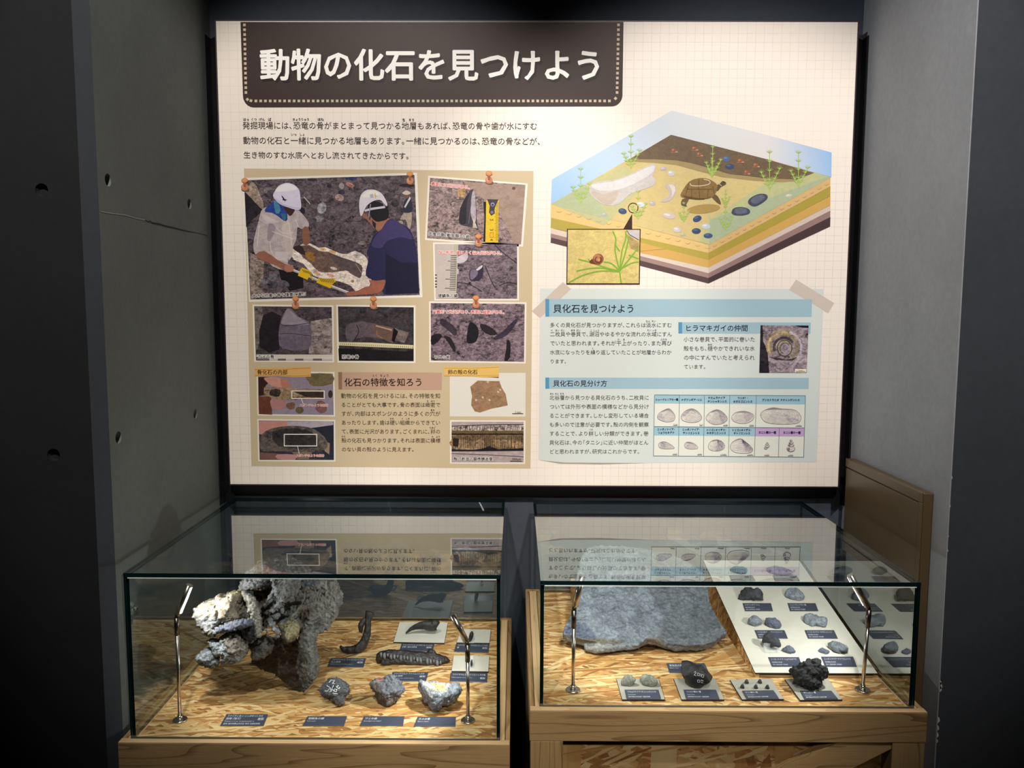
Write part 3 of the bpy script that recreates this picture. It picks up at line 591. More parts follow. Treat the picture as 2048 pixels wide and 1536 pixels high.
# --- bone interior, two photographs
A = photo([(513, 742), (669, 744), (670.5, 833), (515, 831)], (146, 134, 150), .05, 'photograph of fingers holding a bone strip, white box marked', 3.)
A.tf = T4
A.poly([(118, 720), (250, 720), (180, 800), (165, 880), (118, 890)], (58, 34, 30), 4, .1); A.poly([(118, 890), (230, 890), (240, 1050), (122, 1045)], (104, 60, 44), 4, .1)
A.poly([(170, 725), (300, 722), (340, 770), (330, 810), (240, 800), (190, 760)], (202, 146, 130), 5, .03, 2); A.poly([(310, 740), (360, 740), (400, 790), (390, 815), (330, 810)], (186, 124, 104), 5, .03, 2)
A.poly([(230, 920), (330, 915), (365, 950), (330, 1000), (250, 1000), (225, 960)], (178, 126, 122), 5, .03, 2)
A.poly([(540, 700), (760, 690), (765, 780), (600, 800), (560, 760)], (112, 100, 70), 4, .1, 2); A.poly([(420, 940), (440, 960), (430, 1000), (380, 1000), (360, 960)], (120, 84, 66), 4, .1, 2); A.ell(480, 1010, 36, 30, (100, 84, 56), 4, 0, .1)
A.poly([(640, 930), (700, 940), (720, 1010), (670, 1040), (620, 1000)], (120, 84, 84), 4, .1, 2); A.ell(750, 870, 20, 34, (60, 50, 40), 4)
A.poly([(168, 810), (390, 815), (690, 830), (700, 905), (420, 920), (300, 918), (200, 890), (165, 880)], (148, 124, 96), 6, .28)
A.poly([(230, 830), (310, 830), (300, 890), (220, 880)], (62, 50, 46), 7, .3, 2); A.poly([(420, 845), (690, 850), (690, 900), (540, 895)], (58, 46, 38), 7, .2)
A.frame(408, 838, 701, 912, 8, (240, 232, 224), 8); A.line([(498, 912), (512, 955)], 5, (230, 224, 218), 8)
finish(A, [caption(A, 'スポンジのような部分', 599, 810.5, 657, 810.5, RED)])
A = photo([(514.5, 838), (670.5, 839.5), (671, 923), (516.5, 922.5)], (52, 50, 60), .1, 'photograph of an oval bone slice held in fingers, white box marked', 3.)
A.tf = T4
A.poly([(122, 1105), (370, 1105), (370, 1160), (180, 1230), (124, 1220)], (196, 140, 130), 4, .03); A.poly([(370, 1108), (775, 1108), (775, 1140), (560, 1170), (370, 1160)], (176, 164, 176), 4, .05)
A.poly([(560, 1170), (775, 1145), (778, 1440), (720, 1440)], (36, 38, 52), 4, .05)
A.poly([(130, 1380), (410, 1400), (420, 1445), (135, 1440)], (122, 86, 78), 4, .05); A.poly([(280, 1400), (440, 1400), (440, 1445), (290, 1440)], (186, 136, 136), 5, .03, 2)
A.poly([(410, 1375), (590, 1380), (560, 1440), (460, 1440)], (130, 108, 90), 4, .05); A.poly([(690, 1280), (745, 1300), (740, 1400), (700, 1370)], (150, 126, 104), 4, .05)
A.poly([(130, 1290), (150, 1220), (240, 1170), (400, 1148), (560, 1160), (660, 1210), (725, 1290), (700, 1360), (540, 1380), (300, 1370), (150, 1370)], (88, 80, 74), 6, .28, 2)
A.poly([(240, 1200), (400, 1170), (560, 1190), (620, 1240), (620, 1340), (300, 1330)], (50, 46, 48), 7, .25, 2)
A.frame(342, 1218, 635, 1328, 8, (240, 232, 224), 8); A.line([(463, 1328), (478, 1395)], 5, (230, 224, 218), 8)
finish(A, [caption(A, 'スポンジのような部分', 592, 911, 649, 911, RED)])
# --- egg shell
TC = (660, 720, 4.876)
A = Art('photograph_print', panel, TC, 'photograph of a flat brown egg shell fragment on white')
A.poly([(1168, 160), (1168, 125), (1908, 125), (1906, 552), (1168, 550)], (228, 224, 212), 2)
A.poly([(1368, 260), (1440, 200), (1560, 205), (1652, 206), (1675, 270), (1712, 330), (1734, 442), (1640, 462), (1570, 475), (1530, 490), (1462, 512), (1412, 500), (1376, 440), (1385, 350)], (156, 122, 92), 4, .1)
for x, y in ((1490, 365), (1555, 390), (1540, 215), (1640, 310), (1425, 390), (1660, 290)): A.ell(x, y, 12, 9, (206, 186, 170), 5, .6)
A.rect(1776, 520, 1884, 527, (44, 36, 34), 5); A.text('1mm', 1800, 508, 1858, 508, (60, 50, 46), 5)
finish(A, [])
A = Art('photograph_print', panel, TC, 'micrograph of an egg shell cross section with dark bands')
A.poly([(1170, 585), (1907, 590), (1903, 1014), (1170, 1010)], (238, 231, 218), 2)
A.rect(1186, 602, 1888, 998, (176, 160, 158), 3, .06)
A.poly([(1186, 645), (1500, 635), (1888, 628), (1888, 690), (1186, 690)], (156, 144, 136), 4, .5)
A.rect(1186, 688, 1888, 880, (110, 90, 66), 4, .3); A.rect(1186, 690, 1888, 712, (104, 88, 58), 5, .15); A.rect(1186, 715, 1888, 730, (46, 34, 26), 5, .2)
A.poly([(1186, 770), (1420, 790), (1480, 760), (1500, 860), (1300, 880), (1186, 850)], (150, 124, 94), 5, .3, 2); A.poly([(1600, 780), (1860, 790), (1850, 860), (1640, 850)], (146, 120, 90), 5, .3, 2)
A.poly([(1200, 760), (1260, 770), (1250, 850), (1200, 840)], (44, 32, 30), 5, .2)
A.poly([(1186, 870), (1400, 875), (1500, 860), (1550, 840), (1640, 870), (1888, 860), (1888, 885), (1400, 890), (1186, 890)], (26, 24, 34), 6, .1)
A.line([(1186, 645), (1500, 632), (1888, 628)], 7, (40, 26, 28), 6); A.line([(1186, 912), (1500, 922), (1888, 943)], 5, (60, 44, 46), 6); A.line([(1290, 935), (1580, 930), (1750, 925)], 0.1, (60, 44, 46), 6)
for i in range(40):
    x = 1200+i*17+R.uniform(-5, 5); A.line([(x, 740+R.uniform(-10, 20)), (x+R.uniform(-6, 6), 860)], 4, (44, 32, 26), 6)
    A.line([(x, 642), (x+R.uniform(-8, 8), 685)], 4, (60, 48, 44), 6)
A.rect(1757, 983, 1872, 989, (34, 28, 30), 7); A.text('200µm', 1778, 965, 1858, 965, (40, 34, 36), 7, .02)
finish(A, [caption(A, '殻の断面の顕微鏡画像', 907.5, 917.5, 985.5, 917.5)])
# name tags (printed strips of wood)
A = Art('wooden_tag_print', panel, T4, 'orange wood tag printed above the bone interior photographs')
A.poly([(85, 642), (300, 640), (577, 628), (580, 716), (450, 722), (300, 712), (88, 714)], (226, 176, 104), 6); A.line([(85, 655), (300, 655), (575, 640)], 3, (170, 110, 50), 7); A.line([(88, 706), (300, 703), (450, 712), (578, 704)], 3, (170, 110, 50), 7)
A.text('骨化石の内部', 107, 678, 376, 678, (56, 36, 26), 8, .01); A.build()
A = Art('wooden_tag_print', panel, TC, 'yellow wood tag printed above the egg shell picture')
A.poly([(1112, 66), (1400, 70), (1648, 56), (1648, 165), (1500, 170), (1400, 160), (1112, 158)], (232, 190, 106), 6); A.poly([(1530, 165), (1645, 165), (1645, 173)], (110, 76, 60), 7)
A.line([(1112, 80), (1400, 82), (1648, 68)], 3, (170, 120, 50), 7); A.line([(1112, 150), (1400, 152), (1648, 150)], 3, (180, 130, 60), 7)
A.text('卵の殻の化石', 1148, 117, 1440, 117, (56, 36, 26), 8, .01); A.build()
# heading and text of the tan card
A = Art('heading_bar', panel, TC, 'brownish pink heading bar on the tan card')
A.poly([(80, 118), (1092, 124), (1090, 291), (84, 287)], (194, 160, 138), 3).poly([(80, 118), (118, 118), (118, 287), (84, 287)], (152, 116, 90), 4)
A.text('化石の特徴を知ろう', 138, 217, 908, 217, (44, 26, 20), 6, .008).text('とく', 411, 152, 467, 152, DK, 6).text('ちょう', 485, 152, 577, 152, DK, 6).build()
A = Lines('body_text', panel, TC)
for i, t in enumerate(('動物の化石を見つけるには、その特徴を知', 'ることがとても大事です。骨の表面は緻密で', 'すが、内部はスポンジのように多くの穴が', 'あったりします。歯は硬い組織からできてい', 'て、表面に光沢があります。ごくまれに、卵の', '殻の化石も見つかります。それは表面に模様', 'のない貝の殻のように見えます。')):
    A.text(t, 107+i, 349+87*i, 1078 if i < 6 else 825, 350+87*i, (78, 62, 50), 6)
for t, a, b, y in (('ち', 943, 962, 400), ('みつ', 982, 1024, 400), ('あな', 980, 1022, 488), ('かた', 583, 625, 572), ('そ', 698, 714, 572), ('しき', 740, 778, 572), ('たまご', 970, 1030, 660), ('から', 112, 152, 745), ('も', 992, 1010, 747), ('よう', 1032, 1074, 747)): A.text(t, a, y, b, y, (78, 62, 50), 6, .01)
A.build()
# printed push pins
for i, (x, y, rx) in enumerate(((490, 369, 0), (820, 356, 0), (978, 355, 0), (957, 480.5, 0), (952, 603.5, 0), (591.5, 605, 0), (747, 605, 0))):
    A = Art('push_pin_print', panel, (x, y, 1))
    A.ell(1, 10, 8, 4, (120, 92, 70), 13, .1, 0).ell(0, 5.5, 7.2, 7, (196, 132, 98), 14).ell(-2, 4, 3, 4, (222, 170, 138), 15).poly([(-3, -6), (3, -6), (2.2, 6), (-2.2, 6)], (158, 92, 62), 16).ell(0, -8, 6.6, 4.8, (206, 136, 84), 17).ell(-.5, -8.6, 5, 3.2, (222, 152, 98), 18).build()
# ------------------------------------------------------------------ blue card
A = Art('blue_card', panel, label='pale blue-green backing sheet with taped corners')
A.poly([(1080, 577), (1647, 578), (1632, 924), (1300, 926), (1130, 925), (1077, 920)], (214, 222, 216), 1)
A.poly([(1077, 920), (1130, 925), (1300, 926), (1200, 929), (1120, 927.5)], (170, 160, 150), 0.5).build()
A = Art('tape_print', panel); A.poly([(1126, 564), (1142, 578), (1080, 636), (1064, 622)], (206, 192, 178), 2).build()
A = Art('tape_print', panel); A.poly([(1592, 559), (1668, 606), (1656, 626), (1578, 580)], (208, 196, 184), 2).build()
TB = (1070, 560, 3.471)
def bar(x0, y0, x1, y1, dx, label, t, tx0, tx1, ty, bold, extra=None):
    A = Art('heading_bar', panel, TB, label)
    A.poly([(x0, y0), (x1, y0+2), (x1-3, y1+2), (x0, y1)], (162, 192, 204), 3).poly([(x0, y0), (x0+dx, y0), (x0+dx, y1), (x0, y1)], (88, 150, 188), 4)
    A.text(t, tx0, ty, tx1, ty, (26, 34, 48), 6, bold); A.build()
bar(72, 132, 1922, 254, 26, 'wide blue heading bar at the top of the blue card', '貝化石を見つけよう', 124, 694, 199, .008)
bar(995, 293, 1914, 371, 26, 'short blue heading bar above the spiral shell text', 'ヒラマキガイの仲間', 1040, 1478, 334, .006)
bar(72, 677, 1900, 754, 26, 'blue heading bar above the shell chart', '貝化石の見分け方', 124, 502, 718, .006)
A = Lines('body_text', panel, TB); TX = (84, 76, 76)
for i, (t, e) in enumerate((('多くの貝化石が見つかりますが、これらは淡水にすむ', 950), ('二枚貝や巻貝で、湖沼やゆるやかな流れの水域にすん', 952), ('でいたと思われます。それが干上がったり、また再び', 950), ('水底になったりを繰り返していたことが地層からわか', 948), ('ります。', 222))):
    A.text(t, 103, 313+63*i, e, 313+63*i, TX)
for t, a, b, y in (('たん', 768, 800, 286), ('すい', 808, 838, 286), ('に', 110, 124, 349), ('まい', 140, 170, 349), ('がい', 178, 208, 349), ('まき', 248, 278, 349), ('がい', 286, 316, 349), ('こ', 382, 398, 350), ('しょう', 404, 446, 350), ('すい', 777, 806, 349), ('いき', 814, 844, 349), ('ひ', 572, 586, 412), ('あ', 610, 624, 412), ('ふたた', 870, 916, 412), ('く', 394, 408, 475)): A.text(t, a, y, b, y, TX, 6, .01)
A.build(); A = Lines('body_text', panel, TB)
for i, (t, e) in enumerate((('小さな巻貝で、平面的に巻いた', 1527), ('殻をもち、穏やかできれいな水', 1525), ('の中にすんでいたと考えられ', 1525), ('ています。', 1188))): A.text(t, 1031, 412+63.3*i, e, 412+63.3*i, TX)
A.text('おだ', 1198, 448, 1230, 448, TX, 6, .01)
TD = (1070, 740, 3.471); A.build(); A = Lines('body_text', panel, TD)
for i, (t, e) in enumerate((('北谷層から見つかる貝化石のうち、二枚貝に', 792), ('ついては外形や表面の模様などから見分け', 792), ('ることができます。しかし変形している場合', 790), ('も多いので注意が必要です。殻の内側を観察', 790), ('することで、より詳しい分類ができます。巻', 788), ('貝化石は、今の「タニシ」に近い仲間がほとん', 788), ('どと思われますが、研究はこれからです。', 730))):
    A.text(t, 100-i*.3, 192+62.3*i, e, 192+62.3*i, TX)
for t, a, b, y in (('きた', 102, 130, 165), ('だに', 137, 166, 165), ('そう', 172, 202, 165), ('くわ', 375, 403, 413)): A.text(t, a, y, b, y, TX, 6, .01)
A.build()
# spiral shell photograph
A = Art('photograph_print', panel, (1500, 620, 9.6), 'square photograph of a coiled spiral shell fossil')
A.poly([(200, 292), (1122, 298), (1085, 1208), (175, 1208)], (144, 130, 136), 5, .3)
A.poly([(200, 292), (240, 292), (250, 600), (330, 760), (370, 1208), (175, 1208)], (40, 36, 44), 6, .25)
A.poly([(860, 296), (1122, 298), (1118, 345), (1000, 340)], (30, 26, 36), 6)
def arc(cx, cy, rx, ry, a0, a1, n=16): return [(cx+rx*math.cos(t), cy+ry*math.sin(t)) for t in np.linspace(math.radians(a0), math.radians(a1), n)]
A.line(arc(640, 680, 290, 250, 140, 320), 110, (150, 130, 100), 7, .22); A.line(arc(645, 690, 300, 262, 150, 300), 40, (180, 162, 128), 8, .2)
A.line(arc(650, 720, 195, 190, 160, 330), 46, (74, 62, 62), 9, .2); A.line(arc(640, 720, 340, 320, 290, 400), 44, (182, 168, 176), 8, .15)
A.line(arc(690, 710, 210, 230, 290, 420), 60, (132, 118, 96), 9, .2)
A.ell(665, 730, 150, 165, (158, 144, 126), 10, 0, .2); A.ell(670, 755, 100, 115, (156, 142, 148), 11, 0, .15)
A.line(arc(660, 730, 140, 155, 20, 380), 18, (84, 72, 62), 12, .1); A.line(arc(665, 735, 95, 100, 100, 330), 14, (80, 70, 70), 12, .1); A.line(arc(680, 720, 45, 45, 0, 270), 10, (96, 84, 84), 12)
A.poly([(360, 900), (560, 920), (700, 960), (900, 900), (820, 970), (500, 960)], (60, 50, 52), 9, .2); A.line([(1000, 850), (900, 980), (800, 1100)], 50, (170, 156, 162), 8, .1)
A.rect(858, 1130, 1075, 1196, (238, 230, 206), 13); A.rect(876, 1172, 1052, 1186, (160, 134, 96), 14); A.text('5mm', 925, 1155, 1000, 1155, (120, 100, 80), 14)
A.build()
# shell identification chart
TS = (1300, 780, 6.4)
A = Art('shell_chart', panel, TS, 'table of ten ink drawings of shells with blue and violet headings')
A.poly([(58, 62), (1988, 72), (1970, 860), (42, 845)], (230, 232, 220), 3)
A.poly([(58, 62), (1988, 72), (1985, 185), (55, 172)], (158, 196, 210), 4); A.poly([(50, 468), (1345, 482), (1342, 592), (48, 582)], (158, 196, 210), 4); A.poly([(1348, 482), (1973, 488), (1970, 596), (1345, 592)], (198, 168, 212), 4)
GR = (104, 120, 128)
A.line([(58, 62), (1988, 72)], 7, GR, 6); A.line([(42, 843), (1966, 858)], 7, GR, 6); A.line([(57, 62), (43, 845)], 7, GR, 6); A.line([(1987, 72), (1965, 860)], 7, GR, 6); A.line([(50, 468), (1975, 486)], 9, GR, 6)
for a_, b_ in ((376, 362), (695, 684), (1020, 1003), (1360, 1335)): A.line([(a_, 64), (b_, 850)], 6, GR, 6)
A.line([(1654, 486), (1642, 855)], 6, GR, 6)
TI = (34, 44, 66)
for t, a_, b_, y in (('シュードヒリアの一種', 68, 360, 122), ('ナグドンギア・ソニ', 398, 665, 125), ('ナカムラナイア', 740, 962, 100), ('チンシャネンシス', 735, 982, 146), ('ウニオ？・', 1118, 1258, 102), ('オガミゴエンシス', 1062, 1310, 148), ('プリカトウニオ ナクトンゲンシス', 1430, 1915, 128), ('ニッポノナイア・', 92, 318, 503), ('リョウセキアナ', 98, 312, 546), ('ニッポノナイア・', 412, 640, 505), ('テトリエンシス', 418, 635, 550), ('トリゴニオイデス・', 718, 975, 510), ('キタダニエンシス', 722, 972, 550), ('トリゴニオイデス・', 1045, 1300, 512), ('テトリエンシス', 1068, 1282, 553), ('タニシ類の一種', 1385, 1612, 543), ('タニシ類の一種', 1700, 1925, 545)):
    A.text(t, a_, y, b_, y, TI, 7, .03, 1.15)
for x0, x1, y in ((292, 350, 452), (633, 668, 455), (935, 993, 457), (1268, 1328, 460), (1862, 1943, 463), (287, 345, 827), (603, 663, 829), (898, 980, 833), (1240, 1320, 836), (1458, 1526, 840), (1765, 1832, 842)):
    A.rect(x0, y-3, x1, y+4, (70, 66, 70), 6); A.text('1cm', (x0+x1)/2-22, y-15, (x0+x1)/2+24, y-15, (110, 104, 104), 6)
A.build()
def shell(out, hub, k, lines=9, dark=None, radial=0, closed_col=(214, 208, 200)):
    B = Art('shell_drawing', panel, TS); B.poly(out, closed_col, 7, .06, 4)
    for j in range(1, lines):
        t = j/lines; q = [(hub[0]+(p[0]-hub[0])*t+R.uniform(-2, 2), hub[1]+(p[1]-hub[1])*t+R.uniform(-2, 2)) for p in out]
        n = len(q); B.line(q[n//8:], 2.4, (150, 142, 146), 9, 0, 3)
    for j in range(radial):
        p = catmull(out, 4); p = p[int(len(p)*(.28+.4*j/max(1, radial-1)))]; B.line([(hub[0]+(p[0]-hub[0])*.15, hub[1]+(p[1]-hub[1])*.15), p], 3.4, (96, 88, 96), 9)
    if dark: B.poly(dark, (190, 181, 184), 8, .12, 3)
    B.line(catmull(out, 4), 4.2, (122, 114, 118), 10, 0, 0, True); B.build()
shell([(92, 345), (130, 285), (228, 238), (280, 268), (318, 330), (300, 390), (215, 408), (130, 385)], (232, 262), 1, 8, [(95, 345), (150, 300), (200, 400), (130, 380)])
shell([(395, 345), (440, 275), (530, 238), (610, 275), (662, 350), (620, 400), (530, 415), (430, 395)], (530, 265), 1, 8, [(400, 345), (450, 270), (520, 245), (470, 310)])
shell([(714, 352), (760, 290), (850, 250), (930, 285), (990, 365), (930, 425), (820, 440), (740, 400)], (850, 275), 1, 11, [(880, 280), (940, 290), (985, 370), (920, 420)])
shell([(1042, 352), (1090, 290), (1200, 270), (1290, 295), (1330, 335), (1290, 400), (1190, 428), (1080, 405)], (1190, 290), 1, 7, [(1200, 280), (1290, 300), (1320, 340), (1230, 400)])
shell([(1410, 320), (1460, 260), (1570, 225), (1680, 240), (1850, 255), (1925, 330), (1920, 395), (1850, 430), (1650, 435), (1480, 410)], (1575, 250), 1, 10, [(1700, 290), (1800, 340), (1910, 390), (1840, 425), (1760, 390)])
shell([(108, 700), (130, 670), (190, 662), (260, 695), (308, 735), (290, 748), (190, 753), (125, 738)], (160, 690), 1, 6, [(130, 690), (190, 670), (190, 740), (140, 735)])
shell([(440, 705), (455, 675), (500, 665), (570, 690), (612, 735), (580, 752), (500, 752), (450, 735)], (490, 685), 1, 6, [(450, 690), (480, 690), (500, 740), (450, 735)])
shell([(745, 715), (775, 660), (850, 635), (920, 660), (955, 715), (920, 765), (830, 780), (760, 760)], (850, 650), 1, 8, [(860, 700), (930, 690), (920, 760), (830, 775)], 8)
shell([(1025, 730), (1060, 660), (1150, 622), (1220, 660), (1308, 745), (1290, 795), (1190, 810), (1070, 790)], (1160, 632), 1, 7, [(1160, 640), (1230, 690), (1300, 750), (1230, 790)], 12)
B = Art('shell_drawing', panel, TS)
for x, y, rx, ry in ((1497, 675, 10, 10), (1496, 692, 19, 14), (1498, 716, 28, 22), (1480, 742, 20, 16)): B.ell(x, y, rx, ry, (196, 190, 186), 7, .1, .1).line(arc(x, y, rx, ry, -20, 200), 5, (80, 74, 80), 9)
B.build()
B = Art('shell_drawing', panel, TS)
for x, y, rx, ry in ((1803, 645, 14, 18), (1803, 675, 27, 20), (1802, 705, 38, 22), (1800, 748, 50, 42)): B.ell(x, y, rx, ry, (204, 198, 194), 7, .1, .1).line(arc(x, y, rx, ry, -20, 200), 6, (76, 70, 78), 9).ell(x-rx*.5, y+ry*.2, rx*.3, ry*.5, (130, 122, 128), 8)
B.build()
# ------------------------------------------------------------------ cutaway diagram of the lake bed (enlarged view x/3.3032+1080, y/3.3032+200)
TG = (1080, 200, 3.3032)
A = Art('lake_bed_diagram', panel, TG, 'cutaway drawing of a lake bed with coloured layers of ground')
BL, BR_, BC, BT = (78, 525), (1926, 347), (1118, 795), (870, 70)
A.poly([(78, 525), (870, 70), (870, 230), (72, 688)], [(168, 204, 236), (216, 222, 226), (214, 222, 226), (160, 200, 236)], 2)
A.poly([(870, 70), (1500, 232), (1500, 392), (865, 230)], [(216, 222, 226), (222, 220, 218), (224, 220, 214), (214, 222, 226)], 2)
A.poly([(1500, 232), (1926, 347), (1924, 510), (1500, 392)], [(222, 220, 218), (150, 190, 232), (160, 196, 234), (224, 220, 214)], 2)
A.poly([(72, 688), (865, 230), (1500, 392), (1920, 510), (1118, 955)], (212, 192, 132), 3, .02)
A.poly([(72, 688), (380, 512), (560, 430), (700, 560), (500, 760), (420, 830)], (196, 192, 140), 4, .02); A.poly([(1118, 795), (1500, 540), (1800, 480), (1920, 510), (1118, 955), (1050, 936)], (190, 192, 140), 4, .02)
A.poly([(78, 688), (300, 560), (480, 800), (380, 770)], (180, 190, 150), 5, .02)
A.poly([(1118, 795), (1900, 505), (1918, 512), (1118, 955)], (172, 184, 150), 5, .02)
A.poly([(560, 410), (865, 230), (1500, 392), (1812, 482), (1700, 525), (1500, 520), (1250, 490), (1080, 440), (900, 400), (700, 392)], (112, 94, 72), 4, .05, 1)
A.poly([(560, 410), (640, 392), (900, 400), (1080, 440), (1250, 490), (1500, 520), (1700, 525), (1600, 545), (1200, 510), (900, 430), (640, 410)], (166, 146, 100), 5, .02, 2)
def layer(yl, yc, yr, hl, hc, hr, cl, cr):
    A.poly([(72, yl), (1112, yc), (1112, yc+hc), (70, yl+hl)], cl, 3, .01); A.poly([(1112, yc), (1918, yr), (1916, yr+hr), (1112, yc+hc)], cr, 3, .01)
yl, yc, yr = 688, 955, 510
for hl, hc, hr, cl, cr in ((90, 55, 62, (228, 196, 130), (214, 178, 120)), (70, 48, 62, (184, 166, 76), (172, 154, 66)), (-2, 50, 62, (218, 178, 104), (206, 164, 90)), (36, 36, 36, (222, 206, 190), (208, 190, 178)), (26, 32, 42, (164, 136, 128), (150, 122, 116)), (34, 36, 62, (92, 72, 72), (74, 56, 58))):
    layer(yl, yc, yr, hl, hc, hr, cl, cr); yl += hl; yc += hc; yr += hr
A.poly([(660, 940), (830, 985), (1112, 1058), (1112, 1108), (660, 1010)], (214, 172, 98), 4); A.line([(660, 1000), (760, 990), (830, 985)], 3, (170, 130, 70), 5)
rr = random.Random(3)
for i in range(16):
    t = i/15; x = 110+t*980; y = 735+t*240; A.line([(x, y), (x+16, y+8), (x+34, y)], 2, (176, 146, 96), 6, 0, 3)
    x = 1140+t*740; y = 965-t*405; A.line([(x, y), (x+14, y+4), (x+26, y-8)], 2, (160, 128, 88), 6, 0, 3)
A.poly([(1118, 640), (1124, 640), (1116, 955), (1110, 955)], (190, 196, 160), 6)
A.build()
# the things drawn on the lake bed
def weed(x, y, s, k=1.):
    B = Art('water_weed_drawing', panel, TG); g = (164, 192, 96); rr = random.Random(int(x))
    for dx, h in ((0, 200), (55, 110), (-45, 90)):
        B.line([(x, y), (x+dx*.5*s, y-h*.5*s), (x+dx*s, y-h*s)], 4, g, 8, 0, 3)
        for q in range(4):
            t = (q+1)/4; bx = x+dx*s*t; by = y-h*s*t
            for a_ in (-2.6, -2.1, -1.55, -1., -.5): B.line([(bx, by), (bx+22*s*math.cos(a_)*(1.3-t*.3), by+22*s*math.sin(a_))], 4.5, g, 9, 0, 0, False, True)
    B.build()
for x, y, s in ((600, 455, 1.05), (268, 682, 1.1), (1140, 505, .95), (1135, 510, .6), (1515, 590, 1.2), (1706, 572, 1.1), (648, 790, .9), (948, 805, .6), (1225, 700, .5), (1225, 860, .75)): weed(x, y, s)
B = Art('bone_drawing', panel, TG, 'large pale limb bone drawn lying on the lake bed')
B.poly([(325, 590), (345, 548), (520, 520), (700, 440), (762, 422), (758, 470), (745, 505), (765, 530), (740, 570), (600, 620), (530, 680), (470, 698), (400, 680), (340, 630)], (202, 196, 190), 7, .03, 3)
B.poly([(340, 560), (520, 530), (700, 450), (755, 435), (730, 490), (560, 580), (400, 600)], (218, 216, 214), 8, .03, 3).poly([(345, 600), (420, 620), (520, 600), (480, 680), (420, 680), (350, 630)], (196, 182, 168), 9, .03, 3); B.build()
B = Art('turtle_drawing', panel, TG, 'brown swimming turtle drawn above the lake bed')
B.ell(1080, 720, 110, 30, (176, 148, 84), 7, -.1)
B.poly([(940, 655), (985, 650), (965, 690), (970, 705), (945, 700), (930, 690)], (104, 88, 62), 8, .05, 2).poly([(1130, 630), (1160, 625), (1185, 655), (1194, 690), (1170, 680), (1140, 650)], (104, 88, 62), 8, .05, 2)
B.poly([(1150, 575), (1190, 550), (1205, 535), (1228, 545), (1224, 560), (1195, 575), (1175, 600), (1150, 600)], (96, 80, 60), 8, .05, 2).line([(1178, 552), (1200, 568)], 3, (214, 206, 196), 9)
B.poly([(932, 640), (934, 610), (985, 540), (1050, 517), (1110, 522), (1165, 555), (1170, 590), (1140, 640), (1080, 655), (985, 650)], (138, 110, 66), 10, .05, 3)
B.poly([(935, 628), (1000, 642), (1090, 650), (1150, 625), (1080, 658), (980, 652)], (96, 76, 44), 11, .03, 2)
for q in ([(985, 545), (960, 630)], [(1000, 590), (1000, 645)], [(1050, 600), (1055, 650)], [(1110, 590), (1105, 645)], [(970, 590), (1140, 590)], [(1140, 570), (1150, 620)], [(1050, 525), (1045, 590)]): B.line(q, 3, (84, 64, 38), 12)
B.line([(990, 550), (1000, 566), (1060, 568), (1115, 556), (1118, 535), (1080, 524)], 4, (230, 218, 190), 13, 0, 3); B.ell(1214, 545, 3, 3, (20, 16, 12), 12); B.build()
B = Art('claw_drawing', panel, TG); B.poly([(822, 570), (850, 552), (885, 555), (902, 590), (890, 630), (850, 670), (795, 672), (840, 640), (850, 600)], (196, 184, 172), 7, .04, 3).poly([(850, 560), (885, 565), (892, 600), (870, 640), (872, 600)], (222, 212, 204), 8, .02, 2); B.build()
for x, y, rx, ry, c, r in ((866, 485, 24, 20, (206, 200, 200), 0), (815, 455, 22, 12, (190, 180, 186), -.2), (665, 690, 28, 18, (216, 214, 220), .1), (545, 735, 28, 19, (66, 84, 116), .2), (740, 683, 22, 14, (186, 178, 176), .2), (850, 765, 44, 20, (206, 192, 186), .2), (1038, 785, 30, 20, (62, 80, 116), -.4), (905, 857, 26, 18, (206, 200, 204), .2), (1095, 835, 30, 18, (196, 206, 214), 0), (1032, 866, 30, 19, (62, 80, 116), 0), (1110, 897, 30, 17, (70, 88, 124), 0), (425, 757, 20, 10, (180, 180, 176), -.2), (942, 890, 20, 10, (188, 180, 160), 0), (1230, 390, 24, 20, (86, 104, 140), 0), (1252, 440, 30, 18, (62, 78, 110), 0), (1642, 632, 22, 10, (210, 198, 180), -.2)):
    B = Art('shell_drawing', panel, TG); B.ell(x, y, rx, ry, c, 7, r).ell(x-rx*.25, y-ry*.35, rx*.5, ry*.35, tuple(min(255, v+26) for v in c), 8, r); B.build()
for q in ([(1380, 690), (1375, 665), (1400, 640), (1450, 620), (1495, 625), (1502, 650), (1470, 680), (1420, 705)], [(1264, 745), (1280, 715), (1330, 707), (1380, 722), (1384, 750), (1340, 764), (1285, 762)]):
    B = Art('mussel_drawing', panel, TG); c = np.mean(np.array(q), 0); B.poly(q, (74, 78, 92), 7, .05, 3).poly([tuple(c+(np.array(p)-c)*.7+np.array((0, -4))) for p in q], (98, 104, 120), 8, .06, 3); B.build()
for x, y in ((882, 333), (1018, 320), (1050, 358), (1320, 400), (1424, 430), (1362, 477)):
    B = Art('snail_drawing', panel, TG); B.poly([(x-26, y+14), (x+24, y+6), (x+28, y+14)], (196, 160, 140), 6).ell(x, y, 19, 13, (150, 92, 66), 7).ell(x-2, y-3, 10, 7, (186, 124, 94), 8).line([(x+4, y-10), (x+2, y+10)], 3, (110, 62, 44), 9); B.build()
B = Art('magnified_inset', panel, TG, 'square magnified view of a snail on green weed')
B.poly([(608, 752), (608, 856), (548, 856)], (62, 42, 34), 9).line(arc(615, 713, 32, 32, 0, 360, 28), 5, (50, 34, 26), 9)
B.poly([(178, 852), (664, 852), (658, 1218), (174, 1218)], (52, 34, 24), 10); B.poly([(184, 858), (658, 858), (652, 1211), (180, 1211)], (212, 192, 122), 11, .06)
B.poly([(575, 860), (655, 860), (653, 930), (610, 905)], (196, 188, 190), 12, .03); B.poly([(560, 880), (600, 905), (652, 940), (652, 1010), (600, 980)], (172, 146, 98), 12, .1)
B.line([(572, 862), (590, 890), (652, 925)], 6, (96, 90, 120), 13)
